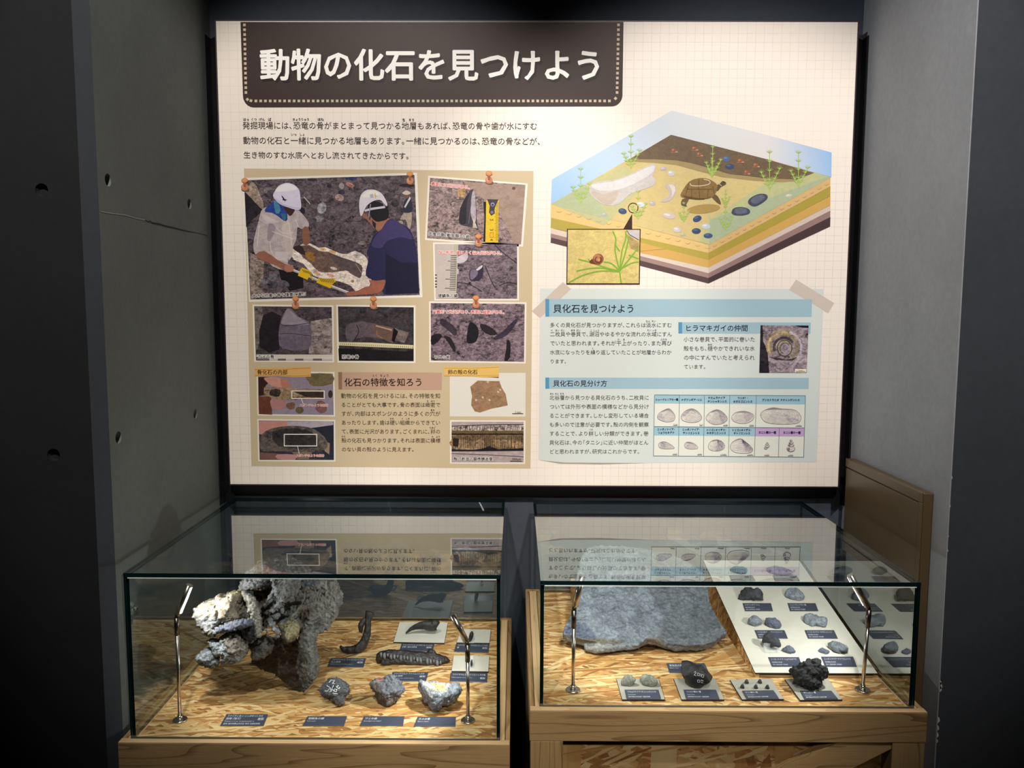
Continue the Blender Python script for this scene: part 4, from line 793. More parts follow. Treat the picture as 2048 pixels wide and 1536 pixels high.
G_ = (122, 166, 52)
for q in ([(525, 1130), (495, 1000), (500, 920), (480, 868)], [(525, 1130), (540, 1000), (565, 920), (565, 865)], [(525, 1130), (560, 1020), (588, 900)], [(525, 1130), (590, 1050), (650, 975)], [(535, 1115), (600, 1080), (650, 1070)], [(585, 1025), (650, 1050)], [(525, 1130), (440, 1110), (340, 1075), (252, 1052)], [(520, 1125), (470, 1080), (420, 1070)], [(525, 1132), (400, 1110), (300, 1118), (240, 1132)], [(520, 1135), (400, 1130), (280, 1160), (190, 1208)], [(525, 1130), (535, 1211)], [(498, 960), (525, 1000)]):
    B.line(q, 9, G_, 14, 0, 3)
B.poly([(325, 1072), (345, 1050), (370, 1060), (400, 1086), (350, 1084)], (110, 60, 40), 15, .02, 2); B.ell(384, 1050, 36, 35, (146, 88, 60), 16); B.ell(378, 1040, 24, 22, (188, 124, 90), 17); B.line(arc(384, 1056, 20, 20, -60, 250), 6, (96, 50, 34), 18); B.ell(388, 1058, 8, 8, (206, 160, 120), 18)
B.line([(330, 1068), (318, 1050)], 3, (90, 60, 40), 16); B.build()
# ------------------------------------------------------------------ display cases
ZG = -1.48426+FZ; ZA = -1.89177+FZ; ZB = -1.7865+FZ
AX0, AX1, AY0, AY1 = -.9742, -.0925, -.7122, .030
BX0, BX1, BY0, BY1 = -.0010, .8662, -.7510, .012
def base(name, label, x0, x1, y0, y1, z, legs):
    """rim of boards round a strand-board deck; glass stands on the inner rim"""
    cx = (x0+x1)/2; o = empty(name, (cx, (y0+y1)/2, 0), label=label, category='display stand')
    t = .019; H = .073; xo0, xo1, yf, yb = x0-t-.004, x1+t+.004, y0-.016, min(y1+.02, YW-.004)
    part('front_board', bevel_box(xo0, xo1, yf, yf+t, z-H, z, .0015), M['woodx'], o)
    part('back_board', bevel_box(xo0, xo1, yb-t, yb, z-H, z, .0015), M['woodx'], o)
    for a, b in ((xo0, xo0+.011), (xo1-.011, xo1)):
        part('side_board', bevel_box(a, b, yf+t+.0003, yb-t-.0003, z-H, z, .001), M['woody'], o)
    for a, b in ((xo0+.0125, x0+.011), (x1-.011, xo1-.0125)):
        part('inner_rail', bevel_box(a, b, yf+t+.0003, yb-t-.0003, z-.03, z-.0005, .001), M['woodry'], o)
    part('front_rim', bevel_box(xo0+.001, xo1-.001, yf+.0005, y0+.004, z, z+.0018, .0006), M['woodr'], o)
    part('deck', bevel_box(x0+.0112, x1-.0112, y0+.0125, yb-t-.0005, z-.018, z-.003, 0), M['osb'], o)
    part('deck_edge', bevel_box(x0+.0112, x1-.0112, y0+.008, y0+.0122, z-.018, z-.001, 0), M['woodx'], o)
    if legs:
        lw = .075
        for a, b in ((xo0+.002, xo0+.002+lw), (xo1-.002-lw, xo1-.002)):
            for c_ in (yf+.001, yb-.05): part('leg', bevel_box(a, b, c_, c_+.045, 0, z-H-.0003, .0015), M['woodz'], o)
        a = xo1-.002-lw; zz = z-H
        part('diagonal_brace', prism([Vector((a-.0005, yf+.006, zz-.0005)), Vector((a-.118, yf+.006, zz-.0005)), Vector((a-.46, yf+.006, zz-.19)), Vector((a-.42, yf+.006, zz-.25)), Vector((a-.0005, yf+.006, zz-.017))], Vector((0, .03, 0))), m_wood('pine_brace', 'X', seed=9.), o)
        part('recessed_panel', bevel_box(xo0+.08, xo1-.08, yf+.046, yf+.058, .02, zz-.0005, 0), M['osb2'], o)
    else:
        for a, b in ((xo0+.002, xo0+.077), (xo1-.077, xo1-.002)):
            for c_ in (yf+.001, yb-.05): part('leg', bevel_box(a, b, c_, c_+.045, 0, z-H-.0003, .0015), M['woodz'], o)
    return o
base('display_stand', 'left wooden display stand with lower strand-board deck under the taller glass cover', AX0, AX1, AY0, AY1, ZA, False)
base('display_stand', 'right wooden display stand with higher deck, legs and diagonal brace below its front board', BX0, BX1, BY0, BY1, ZB, True)
DA = ZA-.003; DB = ZB-.003
G8 = .009
def cover(label, x0, x1, y0, y1, z0, z1):
    o = empty('glass_cover', ((x0+x1)/2, (y0+y1)/2, z0), label=label, category='glass cover')
    def pane(a, b, c_, d, e, f):
        me = bevel_box(a, b, c_, d, e, f, .0004); dims = (b-a, d-c_, f-e); thin = dims.index(min(dims))
        me.materials.append(M['glass']); me.materials.append(M['gedge'])
        for p in me.polygons: p.material_index = 0 if abs(p.normal[thin]) > .9 else 1
        part('glass_pane', me, None, o)
    zt = z1-G8-.0006
    pane(x0, x1, y0, y1, z1-G8, z1)
    pane(x0+.0005, x1-.0005, y0+.0005, y0+G8, z0+.0022, zt); pane(x0+.0005, x1-.0005, y1-G8, y1-.0005, z0+.0022, zt)
    pane(x0+.0005, x0+G8, y0+G8+.0006, y1-G8-.0006, z0+.0005, zt); pane(x1-G8, x1-.0005, y0+G8+.0006, y1-G8-.0006, z0+.0005, zt)
    part('bright_bevel', bevel_box(x0+.01, x1-.01, y0-.0006, y0+.0002, zt-.0026, zt-.0008, 0), M['gedge_l'], o)  # light caught in the glass edge, painted as a pale strip
    return o
cover('tall clear glass cover over the left stand with big bone', AX0, AX1, AY0, AY1, ZA, ZG)
cover('lower clear glass cover over the right stand with slab and shells', BX0, BX1, BY0, BY1, ZB, ZG)
# ------------------------------------------------------------------ stones and fossils
def obj_mesh(verts, faces, voxel=None, smooth=True):
    me = mesh(verts, faces)
    if voxel:
        o = bpy.data.objects.new('tmp', me); COL.objects.link(o); m = o.modifiers.new('r', 'REMESH'); m.mode = 'VOXEL'; m.voxel_size = voxel; m.use_smooth_shade = smooth
        me2 = bpy.data.meshes.new_from_object(o.evaluated_get(bpy.context.evaluated_depsgraph_get())); bpy.data.objects.remove(o); bpy.data.meshes.remove(me); me = me2
    return me
def ico(sub=4):
    bm = bmesh.new(); bmesh.ops.create_icosphere(bm, subdivisions=sub, radius=1); V = [v.co.copy() for v in bm.verts]; Fc = [tuple(v.index for v in f.verts) for f in bm.faces]; bm.free(); return V, Fc
ICO = {k: ico(k) for k in (2, 3, 4, 5)}
def displace(me, amps, seed=0, floor=None):
    for i, v in enumerate(me.vertices):
        pass
    me.update(); ns = [v.normal.copy() for v in me.vertices]
    for v, n in zip(me.vertices, ns):
        p = v.co+Vector((seed*1.3, seed*2.1, seed)); d = 0.
        for fr, am, kind in amps:
            q = p*fr
            if kind == 'n': d += am*noise.noise(q)
            elif kind == 't': d += am*(noise.turbulence(q, 3, False)-.5)
            elif kind == 'r': d += am*(abs(noise.noise(q))*2-.5)
            elif kind == 'v': d += am*(noise.voronoi(q)[0][0]-.4)
        v.co += n*d
    if floor is not None:
        for v in me.vertices:
            if v.co.z < floor: v.co.z = floor
    for p in me.polygons: p.use_smooth = True
    me.update(); return me
def flat_shade(me):
    for p in me.polygons: p.use_smooth = False
    return me
UZ = Vector((0, 0, 1))
def stone(outline, surf=None, depth=.7, cuts=6, amps=((60, .003, 'n'), (200, .0012, 'n')), sub=4, seed=1, lift=.42, flat=False, cutk=(.72, .95)):
    """star-shaped body with the outline seen in the photograph, standing on the plane surf=(point, normal)"""
    rg = random.Random(seed); O = np.array(outline, float); c = (O.max(0)+O.min(0))/2; hpx = O[:, 1].max()-O[:, 1].min()
    p0, n = surf; s0 = (onP(c[0], O[:, 1].max(), p0, n)-CAM).dot(FWD)/F
    C = onP(c[0], c[1], p0+n*(hpx*s0*lift), n); s = (C-CAM).dot(FWD)/F
    an = np.arctan2(-(O[:, 1]-c[1]), O[:, 0]-c[0]); rd = np.hypot(O[:, 0]-c[0], O[:, 1]-c[1])*s; idx = np.argsort(an); an, rd = an[idx], rd[idx]
    an = np.concatenate([an-2*math.pi, an, an+2*math.pi]); rd = np.tile(rd, 3)
    d = (C-CAM).normalized(); rt = d.cross(UZ).normalized(); up = rt.cross(d)
    Rm = float(np.mean(rd)); V, Fc = ICO[sub]; P = []
    planes = []
    for _ in range(cuts):
        q = Vector((rg.gauss(0, 1), rg.gauss(0, 1), rg.gauss(0, 1))).normalized(); planes.append((q, rg.uniform(*cutk)))
    for v in V:
        q = v.copy()
        for pn, pd in planes:
            e = q.dot(pn)
            if e > pd: q -= pn*(e-pd)
        a = math.atan2(q.z, q.x); r = float(np.interp(a, an, rd)); k = math.hypot(q.x, q.z)
        P.append(C+rt*(math.cos(a)*r*k)+up*(math.sin(a)*r*k)+d*(q.y*Rm*depth*1.2))
    me = mesh(P, Fc); displace(me, amps, seed)
    for v in me.vertices:
        h = (v.co-p0).dot(n)
        if h < .0004: v.co += n*(.0004-h)
    if flat: flat_shade(me)
    return me
PA = (Vector((0, 0, DA)), UZ); PBF = (Vector((0, 0, DB)), UZ)
def tint(me, splats, base=(1, 1, 1)):
    ca = me.color_attributes.new('tint', 'FLOAT_COLOR', 'POINT'); n = len(me.vertices); P = np.empty(n*3); me.vertices.foreach_get('co', P); P = P.reshape(-1, 3)
    C = np.tile(np.array(base, float), (n, 1))
    for c, r, col in splats:
        nz = np.array([noise.noise(Vector(p)*40) for p in P])*.5
        w_ = np.clip(1.3-np.linalg.norm(P-np.array(c), axis=1)/r+nz, 0, 1)[:, None]; C = C*(1-w_)+np.array(col)*w_
    out = np.ones((n, 4), np.float32); out[:, :3] = C; ca.data.foreach_set('color', out.ravel())
def to_px(P):
    D = P-np.array(CAM); z = D@np.array(FWD); return np.stack([1024+F*(D@np.array(RT))/z, 768-F*(D@np.array(UP))/z], 1)
def inside(X, poly):
    r = np.zeros(len(X), bool); n = len(poly)
    for i in range(n):
        (x0, y0), (x1, y1) = poly[i], poly[i-1]
        c = ((y0 > X[:, 1]) != (y1 > X[:, 1])) & (X[:, 0] < (x1-x0)*(X[:, 1]-y0)/((y1-y0) or 1e-9)+x0); r ^= c
    return r
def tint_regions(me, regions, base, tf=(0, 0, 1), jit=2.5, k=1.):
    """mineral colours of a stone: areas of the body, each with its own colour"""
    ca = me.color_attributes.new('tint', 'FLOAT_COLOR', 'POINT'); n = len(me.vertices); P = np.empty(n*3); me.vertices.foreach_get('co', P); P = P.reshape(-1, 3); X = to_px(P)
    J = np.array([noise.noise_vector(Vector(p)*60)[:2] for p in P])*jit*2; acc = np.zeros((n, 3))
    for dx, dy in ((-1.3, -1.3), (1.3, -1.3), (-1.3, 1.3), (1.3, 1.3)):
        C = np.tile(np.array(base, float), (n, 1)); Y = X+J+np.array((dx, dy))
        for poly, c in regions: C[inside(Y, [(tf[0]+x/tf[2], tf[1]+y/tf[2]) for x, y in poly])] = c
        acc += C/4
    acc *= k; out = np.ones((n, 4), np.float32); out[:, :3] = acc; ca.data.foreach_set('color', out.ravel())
def lump(outline, y, dep, cuts=5, seed=1, tf=(0, 0, 1), lo=.62, hi=.95, slope=0.):
    """closed irregular body whose silhouette follows the outline, centred at depth y"""
    rg = random.Random(seed); O = np.array([(tf[0]+a/tf[2], tf[1]+b/tf[2]) for a, b in outline]); c = (O.max(0)+O.min(0))/2; C = onY(c[0], c[1], y); s = (C-CAM).dot(FWD)/F
    an = np.arctan2(-(O[:, 1]-c[1]), O[:, 0]-c[0]); rd = np.hypot(O[:, 0]-c[0], O[:, 1]-c[1])*s; idx = np.argsort(an); an, rd = an[idx], rd[idx]
    an = np.concatenate([an-2*math.pi, an, an+2*math.pi]); rd = np.tile(rd, 3); pl = []
    for _ in range(cuts): pl.append((Vector((rg.gauss(0, .7), rg.gauss(0, 1.4), rg.gauss(0, .7))).normalized(), rg.uniform(lo, hi)))
    V, Fc = ICO[4]; P = []
    for v in V:
        q = v.copy()
        for pn, pd in pl:
            e = q.dot(pn)
            if e > pd: q -= pn*(e-pd)
        a = math.atan2(v.z, v.x); r = float(np.interp(a, an, rd)); k = math.hypot(q.x, q.z); k = min(1, k*1.04); X_ = math.cos(a)*r*k
        P.append(C+Vector((X_, q.y*dep+X_*slope, math.sin(a)*r*k)))
    return P, Fc
def paint_strokes(parent, strokes, mat, mesh_o, wd=.0016, name='painted_number'):
    """strokes (pixel polylines) laid on the visible surface of a stone"""
    from mathutils.bvhtree import BVHTree
    me = mesh_o.data; bv = BVHTree.FromPolygons([v.co+mesh_o.location for v in me.vertices], [tuple(p.vertices) for p in me.polygons]); L = []
    for st_ in strokes:
        pts = []
        q = []
        for i in range(len(st_)-1):
            for k in range(4): t = k/4; q.append((st_[i][0]*(1-t)+st_[i+1][0]*t, st_[i][1]*(1-t)+st_[i+1][1]*t))
        q.append(st_[-1])
        for x, y in q:
            d = ray(x, y).normalized(); h = bv.ray_cast(CAM, d)
            if h[0] is not None: pts.append(h[0]-d*.0006)
        if len(pts) > 1: L.append(tube(pts, [wd/2]*len(pts), 6, .45, flatdir=ray(*st_[0])))
    if L: part(name, mesh(*join(L), True), mat, parent)
ROCKD = m_rock('dark_grey_rock', (52, 54, 58), (112, 114, 118), 40, .7)
ROCKM = m_rock('grey_rock', (92, 96, 104), (158, 162, 168), 35, .6)
ROCKL = m_rock('pale_blue_grey_rock', (112, 118, 126), (178, 184, 190), 40, .5)
ROCKB = m_rock('black_glossy_rock', (26, 27, 29), (58, 59, 62), 40, .6, .42, .5)
ROCKY = m_rock('ochre_streaked_rock', (110, 114, 122), (190, 192, 196), 40, .7, .6, .4, (196, 168, 110))
BONED = m_rock('dark_bone', (36, 34, 36), (82, 78, 78), 50, .6, .42, .5, aniso=(1, 1, .5))
SHELL = m_rock('grey_shell_fossil', (120, 122, 116), (176, 178, 168), 60, .4)
PALE = m_rock('smooth_pebble', (100, 104, 120), (146, 150, 164), 30, .2, .6)
BIGM = m_rock('big_fossil_bone', (130, 130, 132), (236, 234, 230), 60, 1., .46, .5, attr=True)
STM = m_rock('tinted_rock', (120, 122, 126), (226, 228, 232), 48, .9, .55, .45, attr=True)
SLABM = m_rock('slate_blue_slab', (112, 117, 124), (176, 182, 188), 30, 1., .4, .6, attr=True)
# --- the large fossil bone in the left case
def sph(px, py, y, rx, ry=None, rz=None, rot=0.):
    """ellipsoid centred on pixel px,py at depth y; radii in pixels (rz along the depth)"""
    ry = rx if ry is None else ry; C = onY(px, py, y); s = (C-CAM).dot(FWD)/F; rz = min(rx, ry) if rz is None else rz
    V, Fc = ICO[3]; c_, s_ = math.cos(rot), math.sin(rot); P = []
    for v in V:
        a, b = v.x*rx, v.z*ry; P.append(C+Vector(((a*c_-b*s_)*s, v.y*rz*s, (a*s_+b*c_)*s)))
    return P, Fc
def chain(pts, n=10):
    q = catmull(pts, 6, False); out = []
    C = [onY(p[0], p[1], p[2]) for p in q]; rad = [p[3]*((c-CAM).dot(FWD)/F) for p, c in zip(q, C)]
    L = [tube(C, rad, n)]
    for k in (0, -1): V, Fc = ICO[2]; L.append(([C[k]+v*rad[k] for v in V], Fc))
    return join(L)
def plate(pts, y0, y1):
    """polygon seen at pts, spanning the depths y0..y1 (each point may bring its own depth offset)"""
    P = [onY(p[0], p[1], y0+(p[2] if len(p) > 2 else 0)) for p in pts]; m = prism(P, Vector((0, y1-y0, 0)))
    return [v.co.copy() for v in m.vertices], [tuple(p.vertices) for p in m.polygons]
foot = onZ(608, 1385, DA); yF = foot.y; TZ = (380, 1140, 5.906)
def zc(pts): return chain([(380+x/5.906, 1140+y/5.906, yF+dy, r/5.906) for x, y, dy, r in pts])
def zl(o, dy, dep, cuts=5, seed=1, slope=0.): return lump(o, yF+dy, dep, cuts, seed, TZ, slope=slope)
A_ = [(60, 500), (100, 420), (190, 370), (260, 340), (340, 280), (420, 290), (500, 235), (600, 240), (640, 330), (630, 450), (640, 520), (600, 570), (480, 590), (330, 640), (290, 770), (220, 760), (160, 680), (110, 580)]
C_ = [(350, 790), (560, 730), (700, 860), (740, 930), (700, 1000), (560, 1050), (420, 1010), (350, 900)]
D_ = [(220, 810), (340, 790), (390, 870), (440, 960), (560, 1010), (680, 980), (600, 1060), (480, 1110), (360, 1120), (340, 1010), (240, 890)]
E_ = [(60, 1030), (120, 980), (240, 920), (290, 960), (350, 1040), (350, 1120), (200, 1125), (100, 1090)]
K_ = [(1110, 400), (1250, 280), (1320, 200), (1500, 190), (1540, 140), (1700, 140), (1725, 480), (1710, 590), (1620, 700), (1490, 780), (1460, 860), (1300, 800), (1280, 640), (1150, 600), (1090, 520)]
L_ = [(1050, 620), (1270, 580), (1290, 700), (1250, 800), (1150, 850), (1110, 740)]
M_ = [(960, 840), (1050, 800), (1150, 840), (1280, 850), (1300, 1200), (1340, 1440), (1290, 1460), (1000, 1240), (700, 1110), (900, 1010)]
N_ = [(1270, 860), (1290, 760), (1470, 760), (1450, 1000), (1500, 1130), (1490, 1270), (1400, 1390), (1340, 1445), (1290, 1320), (1270, 1200)]
J_ = [(1020, 200), (1110, 110), (1290, 90), (1300, 180), (1230, 290), (1120, 370), (1040, 300)]
def pz(o, y0, y1, slope=0.): return plate([(380+x/5.906, 1140+y/5.906, slope*(x-1280)/900) for x, y in o], yF+y0, yF+y1)
L = [
    zl([(60, 500), (100, 420), (190, 370), (300, 385), (380, 450), (400, 560), (330, 640), (290, 770), (220, 760), (160, 680), (110, 580)], -.075, .045, 6, 3),
    zl([(300, 400), (340, 290), (420, 290), (500, 235), (600, 240), (640, 330), (630, 450), (640, 540), (600, 590), (480, 620), (360, 600)], -.06, .045, 6, 5), zl(A_, -.05, .045, 5, 8),
    zc([(300, 715, -.095, 50), (420, 690, -.1, 48), (560, 645, -.1, 50), (700, 620, -.085, 46)]), pz([(600, 700), (740, 590), (785, 650), (800, 800), (700, 880), (620, 800)], -.085, -.02),
    zl(C_, -.06, .045, 5, 11), zl(D_, -.085, .026, 3, 12), zl(E_, -.08, .024, 4, 14), zl([(760, 830), (990, 820), (995, 900), (930, 990), (820, 1030), (760, 1050), (730, 930)], -.04, .03, 4, 15),
    zc([(600, 255, -.06, 40), (700, 330, -.065, 56), (750, 450, -.07, 66), (790, 560, -.07, 60), (820, 640, -.07, 44), (815, 720, -.07, 34), (820, 780, -.07, 32)]), zc([(650, 480, -.06, 60), (700, 560, -.06, 50), (740, 620, -.06, 40)]),
    zc([(840, 690, -.06, 20), (885, 690, -.065, 22), (905, 740, -.065, 16), (910, 790, -.06, 14)]), zc([(930, 600, -.06, 36), (980, 660, -.06, 34), (1030, 730, -.06, 28), (1020, 790, -.06, 30), (970, 790, -.06, 18)]),
    zl([(590, 200), (640, 90), (760, 40), (960, 30), (930, 190), (820, 240), (700, 240), (620, 240)], -.03, .04, 5, 17), zl([(640, 60), (760, -40), (1000, -120), (1300, -90), (1420, 0), (1400, 140), (1100, 160), (800, 110)], -.01, .045, 6, 19),
    zc([(840, 425, -.055, 30), (930, 330, -.05, 26), (1000, 230, -.05, 24), (970, 90, -.045, 20)]), zc([(890, 520, -.06, 24), (960, 470, -.06, 28), (1050, 420, -.055, 26), (1040, 360, -.05, 16)]), zc([(1090, 500, -.05, 26), (1100, 430, -.05, 20), (1110, 370, -.045, 14)]),
    zc([(975, 80, -.06, 14), (1000, 170, -.06, 12), (1010, 240, -.06, 16)]), zc([(880, 640, -.04, 30), (960, 560, -.05, 40), (1000, 520, -.045, 50)]),
    zl([(900, 210), (1050, 180), (1130, 330), (1130, 480), (1020, 650), (930, 600), (900, 430)], -.005, .03, 4, 21), pz([(700, 190), (940, 180), (960, 420), (900, 700), (840, 640), (820, 420)], .03, .045),
    zl(J_, -.045, .04, 4, 23), pz(K_, -.012, .03, .06), zl([(1250, 320), (1540, 160), (1700, 150), (1720, 500), (1620, 690), (1400, 760), (1290, 600)], .03, .035, 4, 25, .35), zl(L_, -.035, .034, 4, 27),
    zc([(1130, 600, -.035, 24), (1230, 530, -.04, 30), (1330, 450, -.035, 30), (1400, 400, -.02, 24)]), zc([(1290, 620, -.03, 30), (1330, 700, -.03, 28), (1350, 760, -.03, 30)]),
    pz(M_, .0, .022, -.05), pz(N_, -.02, .02), zc([(1380, 780, -.02, 92), (1370, 900, -.022, 88), (1370, 1020, -.02, 80), (1400, 1150, -.018, 84), (1395, 1260, -.012, 76), (1360, 1370, -.004, 36)]),
    zl([(1300, 120), (1420, 60), (1560, 90), (1560, 170), (1440, 220), (1320, 200)], -.01, .03, 4, 29),
]
V, Fc = join(L)
me = obj_mesh(V, Fc, .0024); displace(me, ((28, .003, 'n'), (70, .004, 'r'), (150, .003, 'r'), (320, .0013, 'n')), 3, DA+.0005)
for v in me.vertices: v.co.z = min(v.co.z, ZG-.016)
DKB = (.17, .13, .10)  # cavities and the shadowed under-plane are darkened in the tint
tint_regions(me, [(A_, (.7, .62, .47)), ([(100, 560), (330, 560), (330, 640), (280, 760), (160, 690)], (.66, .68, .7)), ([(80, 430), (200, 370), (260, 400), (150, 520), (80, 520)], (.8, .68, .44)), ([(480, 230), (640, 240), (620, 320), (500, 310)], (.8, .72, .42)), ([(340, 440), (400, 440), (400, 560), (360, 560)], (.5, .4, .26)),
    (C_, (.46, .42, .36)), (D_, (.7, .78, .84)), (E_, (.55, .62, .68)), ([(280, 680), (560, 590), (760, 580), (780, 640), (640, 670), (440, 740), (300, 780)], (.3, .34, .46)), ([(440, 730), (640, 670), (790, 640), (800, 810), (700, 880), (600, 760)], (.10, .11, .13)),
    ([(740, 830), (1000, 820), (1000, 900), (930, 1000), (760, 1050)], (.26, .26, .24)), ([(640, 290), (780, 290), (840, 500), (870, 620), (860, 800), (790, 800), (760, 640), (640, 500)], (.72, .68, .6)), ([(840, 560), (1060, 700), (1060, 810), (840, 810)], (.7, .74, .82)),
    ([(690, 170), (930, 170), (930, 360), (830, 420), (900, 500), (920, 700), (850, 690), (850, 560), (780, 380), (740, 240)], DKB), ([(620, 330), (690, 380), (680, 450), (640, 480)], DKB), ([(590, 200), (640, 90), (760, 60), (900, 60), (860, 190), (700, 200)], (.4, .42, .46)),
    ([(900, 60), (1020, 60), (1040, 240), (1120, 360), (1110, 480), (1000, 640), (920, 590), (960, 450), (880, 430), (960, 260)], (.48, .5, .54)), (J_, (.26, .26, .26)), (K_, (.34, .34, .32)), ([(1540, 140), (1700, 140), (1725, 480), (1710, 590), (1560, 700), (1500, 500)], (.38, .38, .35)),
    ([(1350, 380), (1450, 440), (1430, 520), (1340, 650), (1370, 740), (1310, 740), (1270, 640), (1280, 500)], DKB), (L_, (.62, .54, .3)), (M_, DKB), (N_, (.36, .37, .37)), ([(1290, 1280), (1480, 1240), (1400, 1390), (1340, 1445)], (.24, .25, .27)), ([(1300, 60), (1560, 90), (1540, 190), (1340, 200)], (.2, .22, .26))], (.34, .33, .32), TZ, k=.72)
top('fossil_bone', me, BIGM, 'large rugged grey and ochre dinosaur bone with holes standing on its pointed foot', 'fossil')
# --- slender curved bone
def bone_tube(pts, mat, name, label, cat, flat=.7, amps=((90, .0018, 'n'), (260, .0008, 'n')), seed=2, fl=DA):
    q = catmull(pts, 6, False); C = [onY(p[0], p[1], p[2]) for p in q]; rad = [p[3]*((c-CAM).dot(FWD)/F) for p, c in zip(q, C)]
    v, f = tube(C, rad, 20, flat); me = mesh(v, f); bm = bmesh.new(); bm.from_mesh(me); bmesh.ops.recalc_face_normals(bm, faces=bm.faces[:]); bmesh.ops.subdivide_edges(bm, edges=bm.edges[:], cuts=1, use_grid_fill=True); bm.to_mesh(me); bm.free()
    displace(me, amps, seed, fl+.0005); return top(name, me, mat, label, cat)
yH = onZ(715, 1306, DA).y
hb = bone_tube([(680, 1292, yH-.008, 2), (689, 1299, yH-.004, 6.5), (705, 1301, yH, 9), (721, 1294, yH+.004, 9.5), (730, 1279, yH+.01, 8.5), (735, 1262, yH+.015, 7), (736, 1243, yH+.022, 6.5), (738, 1233, yH+.026, 8), (741, 1224, yH+.03, 9.5)], BONED, 'curved_bone', 'slender dark curved bone standing upright behind the blue plates', 'fossil')
v = chain([(722, 1262, yH+.012, 4), (722, 1250, yH+.015, 6), (728, 1240, yH+.02, 5)]); me = mesh(*v); displace(me, ((120, .001, 'n'),), 2); part('side_knob', me, BONED, hb)
# --- mount plates with their quads in pixels
def slab(quad, th, z, mat, name, label, cat, group=None, lip=None, plane=None):
    if plane is None: P = [onZ(x, y, z+th) for x, y in quad]; n = UZ
    else: p0, n = plane; P = [onP(x, y, p0+n*th, n) for x, y in quad]
    me = prism(P, -n*(th-.0003)); bm = bmesh.new(); bm.from_mesh(me); bmesh.ops.bevel(bm, geom=bm.edges[:], offset=min(.0006, th*.3), segments=1, affect='EDGES'); bm.to_mesh(me); bm.free()
    if isinstance(mat, list):
        for q in me.polygons: q.material_index = 0 if q.normal.dot(n) > .8 else 1
    return top(name, me, mat, label, cat, group)
def plaque(quad, lines, z, label, plane=None, th=.0022):
    """navy plate with small white lettering; lines = (text, x0, x1, y) in fractions of the plate"""
    o = slab(quad, th, z, M['navy'], 'label_plate', label, 'label', 'navy label plates', plane=plane)
    P0 = [onZ(x, y, z+th+.0003) for x, y in quad] if plane is None else [onP(x, y, plane[0]+plane[1]*(th+.0003), plane[1]) for x, y in quad]
    a, b, c_, d = P0; V = []; Fc = []
    for t, x0, x1, yy, hh in lines:
        Lg, ad = layout(t); st_ = a.lerp(d, yy); en = b.lerp(c_, yy); L0 = st_.lerp(en, x0); L1 = st_.lerp(en, x1); dx = (L1-L0)/ad; upv = (a-d)*hh
        for v, f in Lg:
            k = len(V); V += [L0+dx*p[0]+upv*p[1] for p in v]; Fc += [tuple(i+k for i in q) for q in f]
    part('lettering', mesh(V, Fc), M['ink'], o); return o
def small(t1, w1, t2='', w2=0, t3='', w3=0):
    r = [(t1, .05, .05+w1, .26, .24)]
    if t2: r.append((t2, .05, .05+w2, .52, .17))
    if t3: r.append((t3, .05, .05+w3, .78, .17))
    return r
# left case
plaque([(453, 1428), (536, 1428), (527, 1451), (440, 1451)], [('フクイティタン・ニッポネンシスの', .05, .9, .17, .2), ('胸椎（復元）', .05, .42, .4, .2), ('Fukuititan nipponensis', .05, .75, .62, .14), ('産地 福井県勝山市北谷 時代 白亜紀前期', .05, .9, .84, .14), ('複製', .8, .95, .44, .24)], DA, 'navy label plate at the left front of the left case under the big bone')
plaque([(615, 1432), (694, 1432), (688, 1451), (605, 1451)], small('硬鱗魚の鱗', .4, 'Fish scale', .22), DA, 'navy label plate in front of the numbered grey rock')
plaque([(728, 1432), (809, 1432), (806, 1451), (719, 1451)], small('ワニの歯', .3, 'Crocodylian tooth', .42), DA, 'navy label plate in front of the rock with a red mark')
plaque([(835, 1433), (912, 1433), (911, 1452), (827, 1452)], small('カメの骨', .3, 'Turtle bone', .28), DA, 'navy label plate in front of the ochre and white streaked rock')
plaque([(662, 1316), (732, 1316), (727, 1334), (655, 1333)], [('フクイラプトル・キタダニエンシスの', .05, .95, .2, .22), ('左上腕骨', .05, .32, .46, .2), ('Fukuiraptor kitadaniensis', .05, .7, .7, .15), ('複製', .78, .95, .5, .24)], DA, 'navy label plate in front of the slender curved bone')
plaque([(803, 1287), (869, 1288), (865, 1302), (799, 1301)], [('フクイラプトル・キタダニエンシスの', .05, .95, .2, .22), ('右第一指の末節骨', .05, .5, .48, .22), ('複製', .78, .95, .5, .24)], DA, 'navy label plate in front of the claw on its white plate')
plaque([(785, 1344), (857, 1344), (852, 1362), (779, 1361)], [('フクイサウルス・テトリエンシスの', .05, .9, .2, .22), ('右上顎骨', .05, .32, .46, .2), ('Fukuisaurus tetoriensis', .05, .65, .7, .15), ('複製', .78, .95, .5, .24)], DA, 'navy label plate behind the red marked rock, under the toothed jaw')
plaque([(912, 1287), (979, 1288), (977, 1305), (908, 1303)], [('フクイラプトル・キタダニエンシスの', .05, .95, .2, .22), ('歯', .05, .12, .48, .22), ('複製', .8, .95, .5, .24)], DA, 'navy label plate at the front edge of the rear small white plate')
plaque([(901, 1345), (975, 1346), (974, 1364), (899, 1362)], [('フクイサウルス・テトリエンシスの歯', .05, .95, .22, .24), ('Fukuisaurus tetoriensis', .05, .6, .55, .16), ('複製', .8, .95, .6, .24)], DA, 'navy label plate at the front edge of the nearer small white plate')
slab([(799, 1244), (896, 1245), (889, 1286), (787, 1284)], .005, DA, [M['white'], M['pside']], 'mount_plate', 'white mount plate carrying the dark claw', 'plate', 'white mount plates')
slab([(922, 1258), (982, 1259), (979, 1286), (913, 1285)], .005, DA, [M['white'], M['pside']], 'mount_plate', 'small white mount plate with tiny tooth, beside the claw plate', 'plate', 'white mount plates')
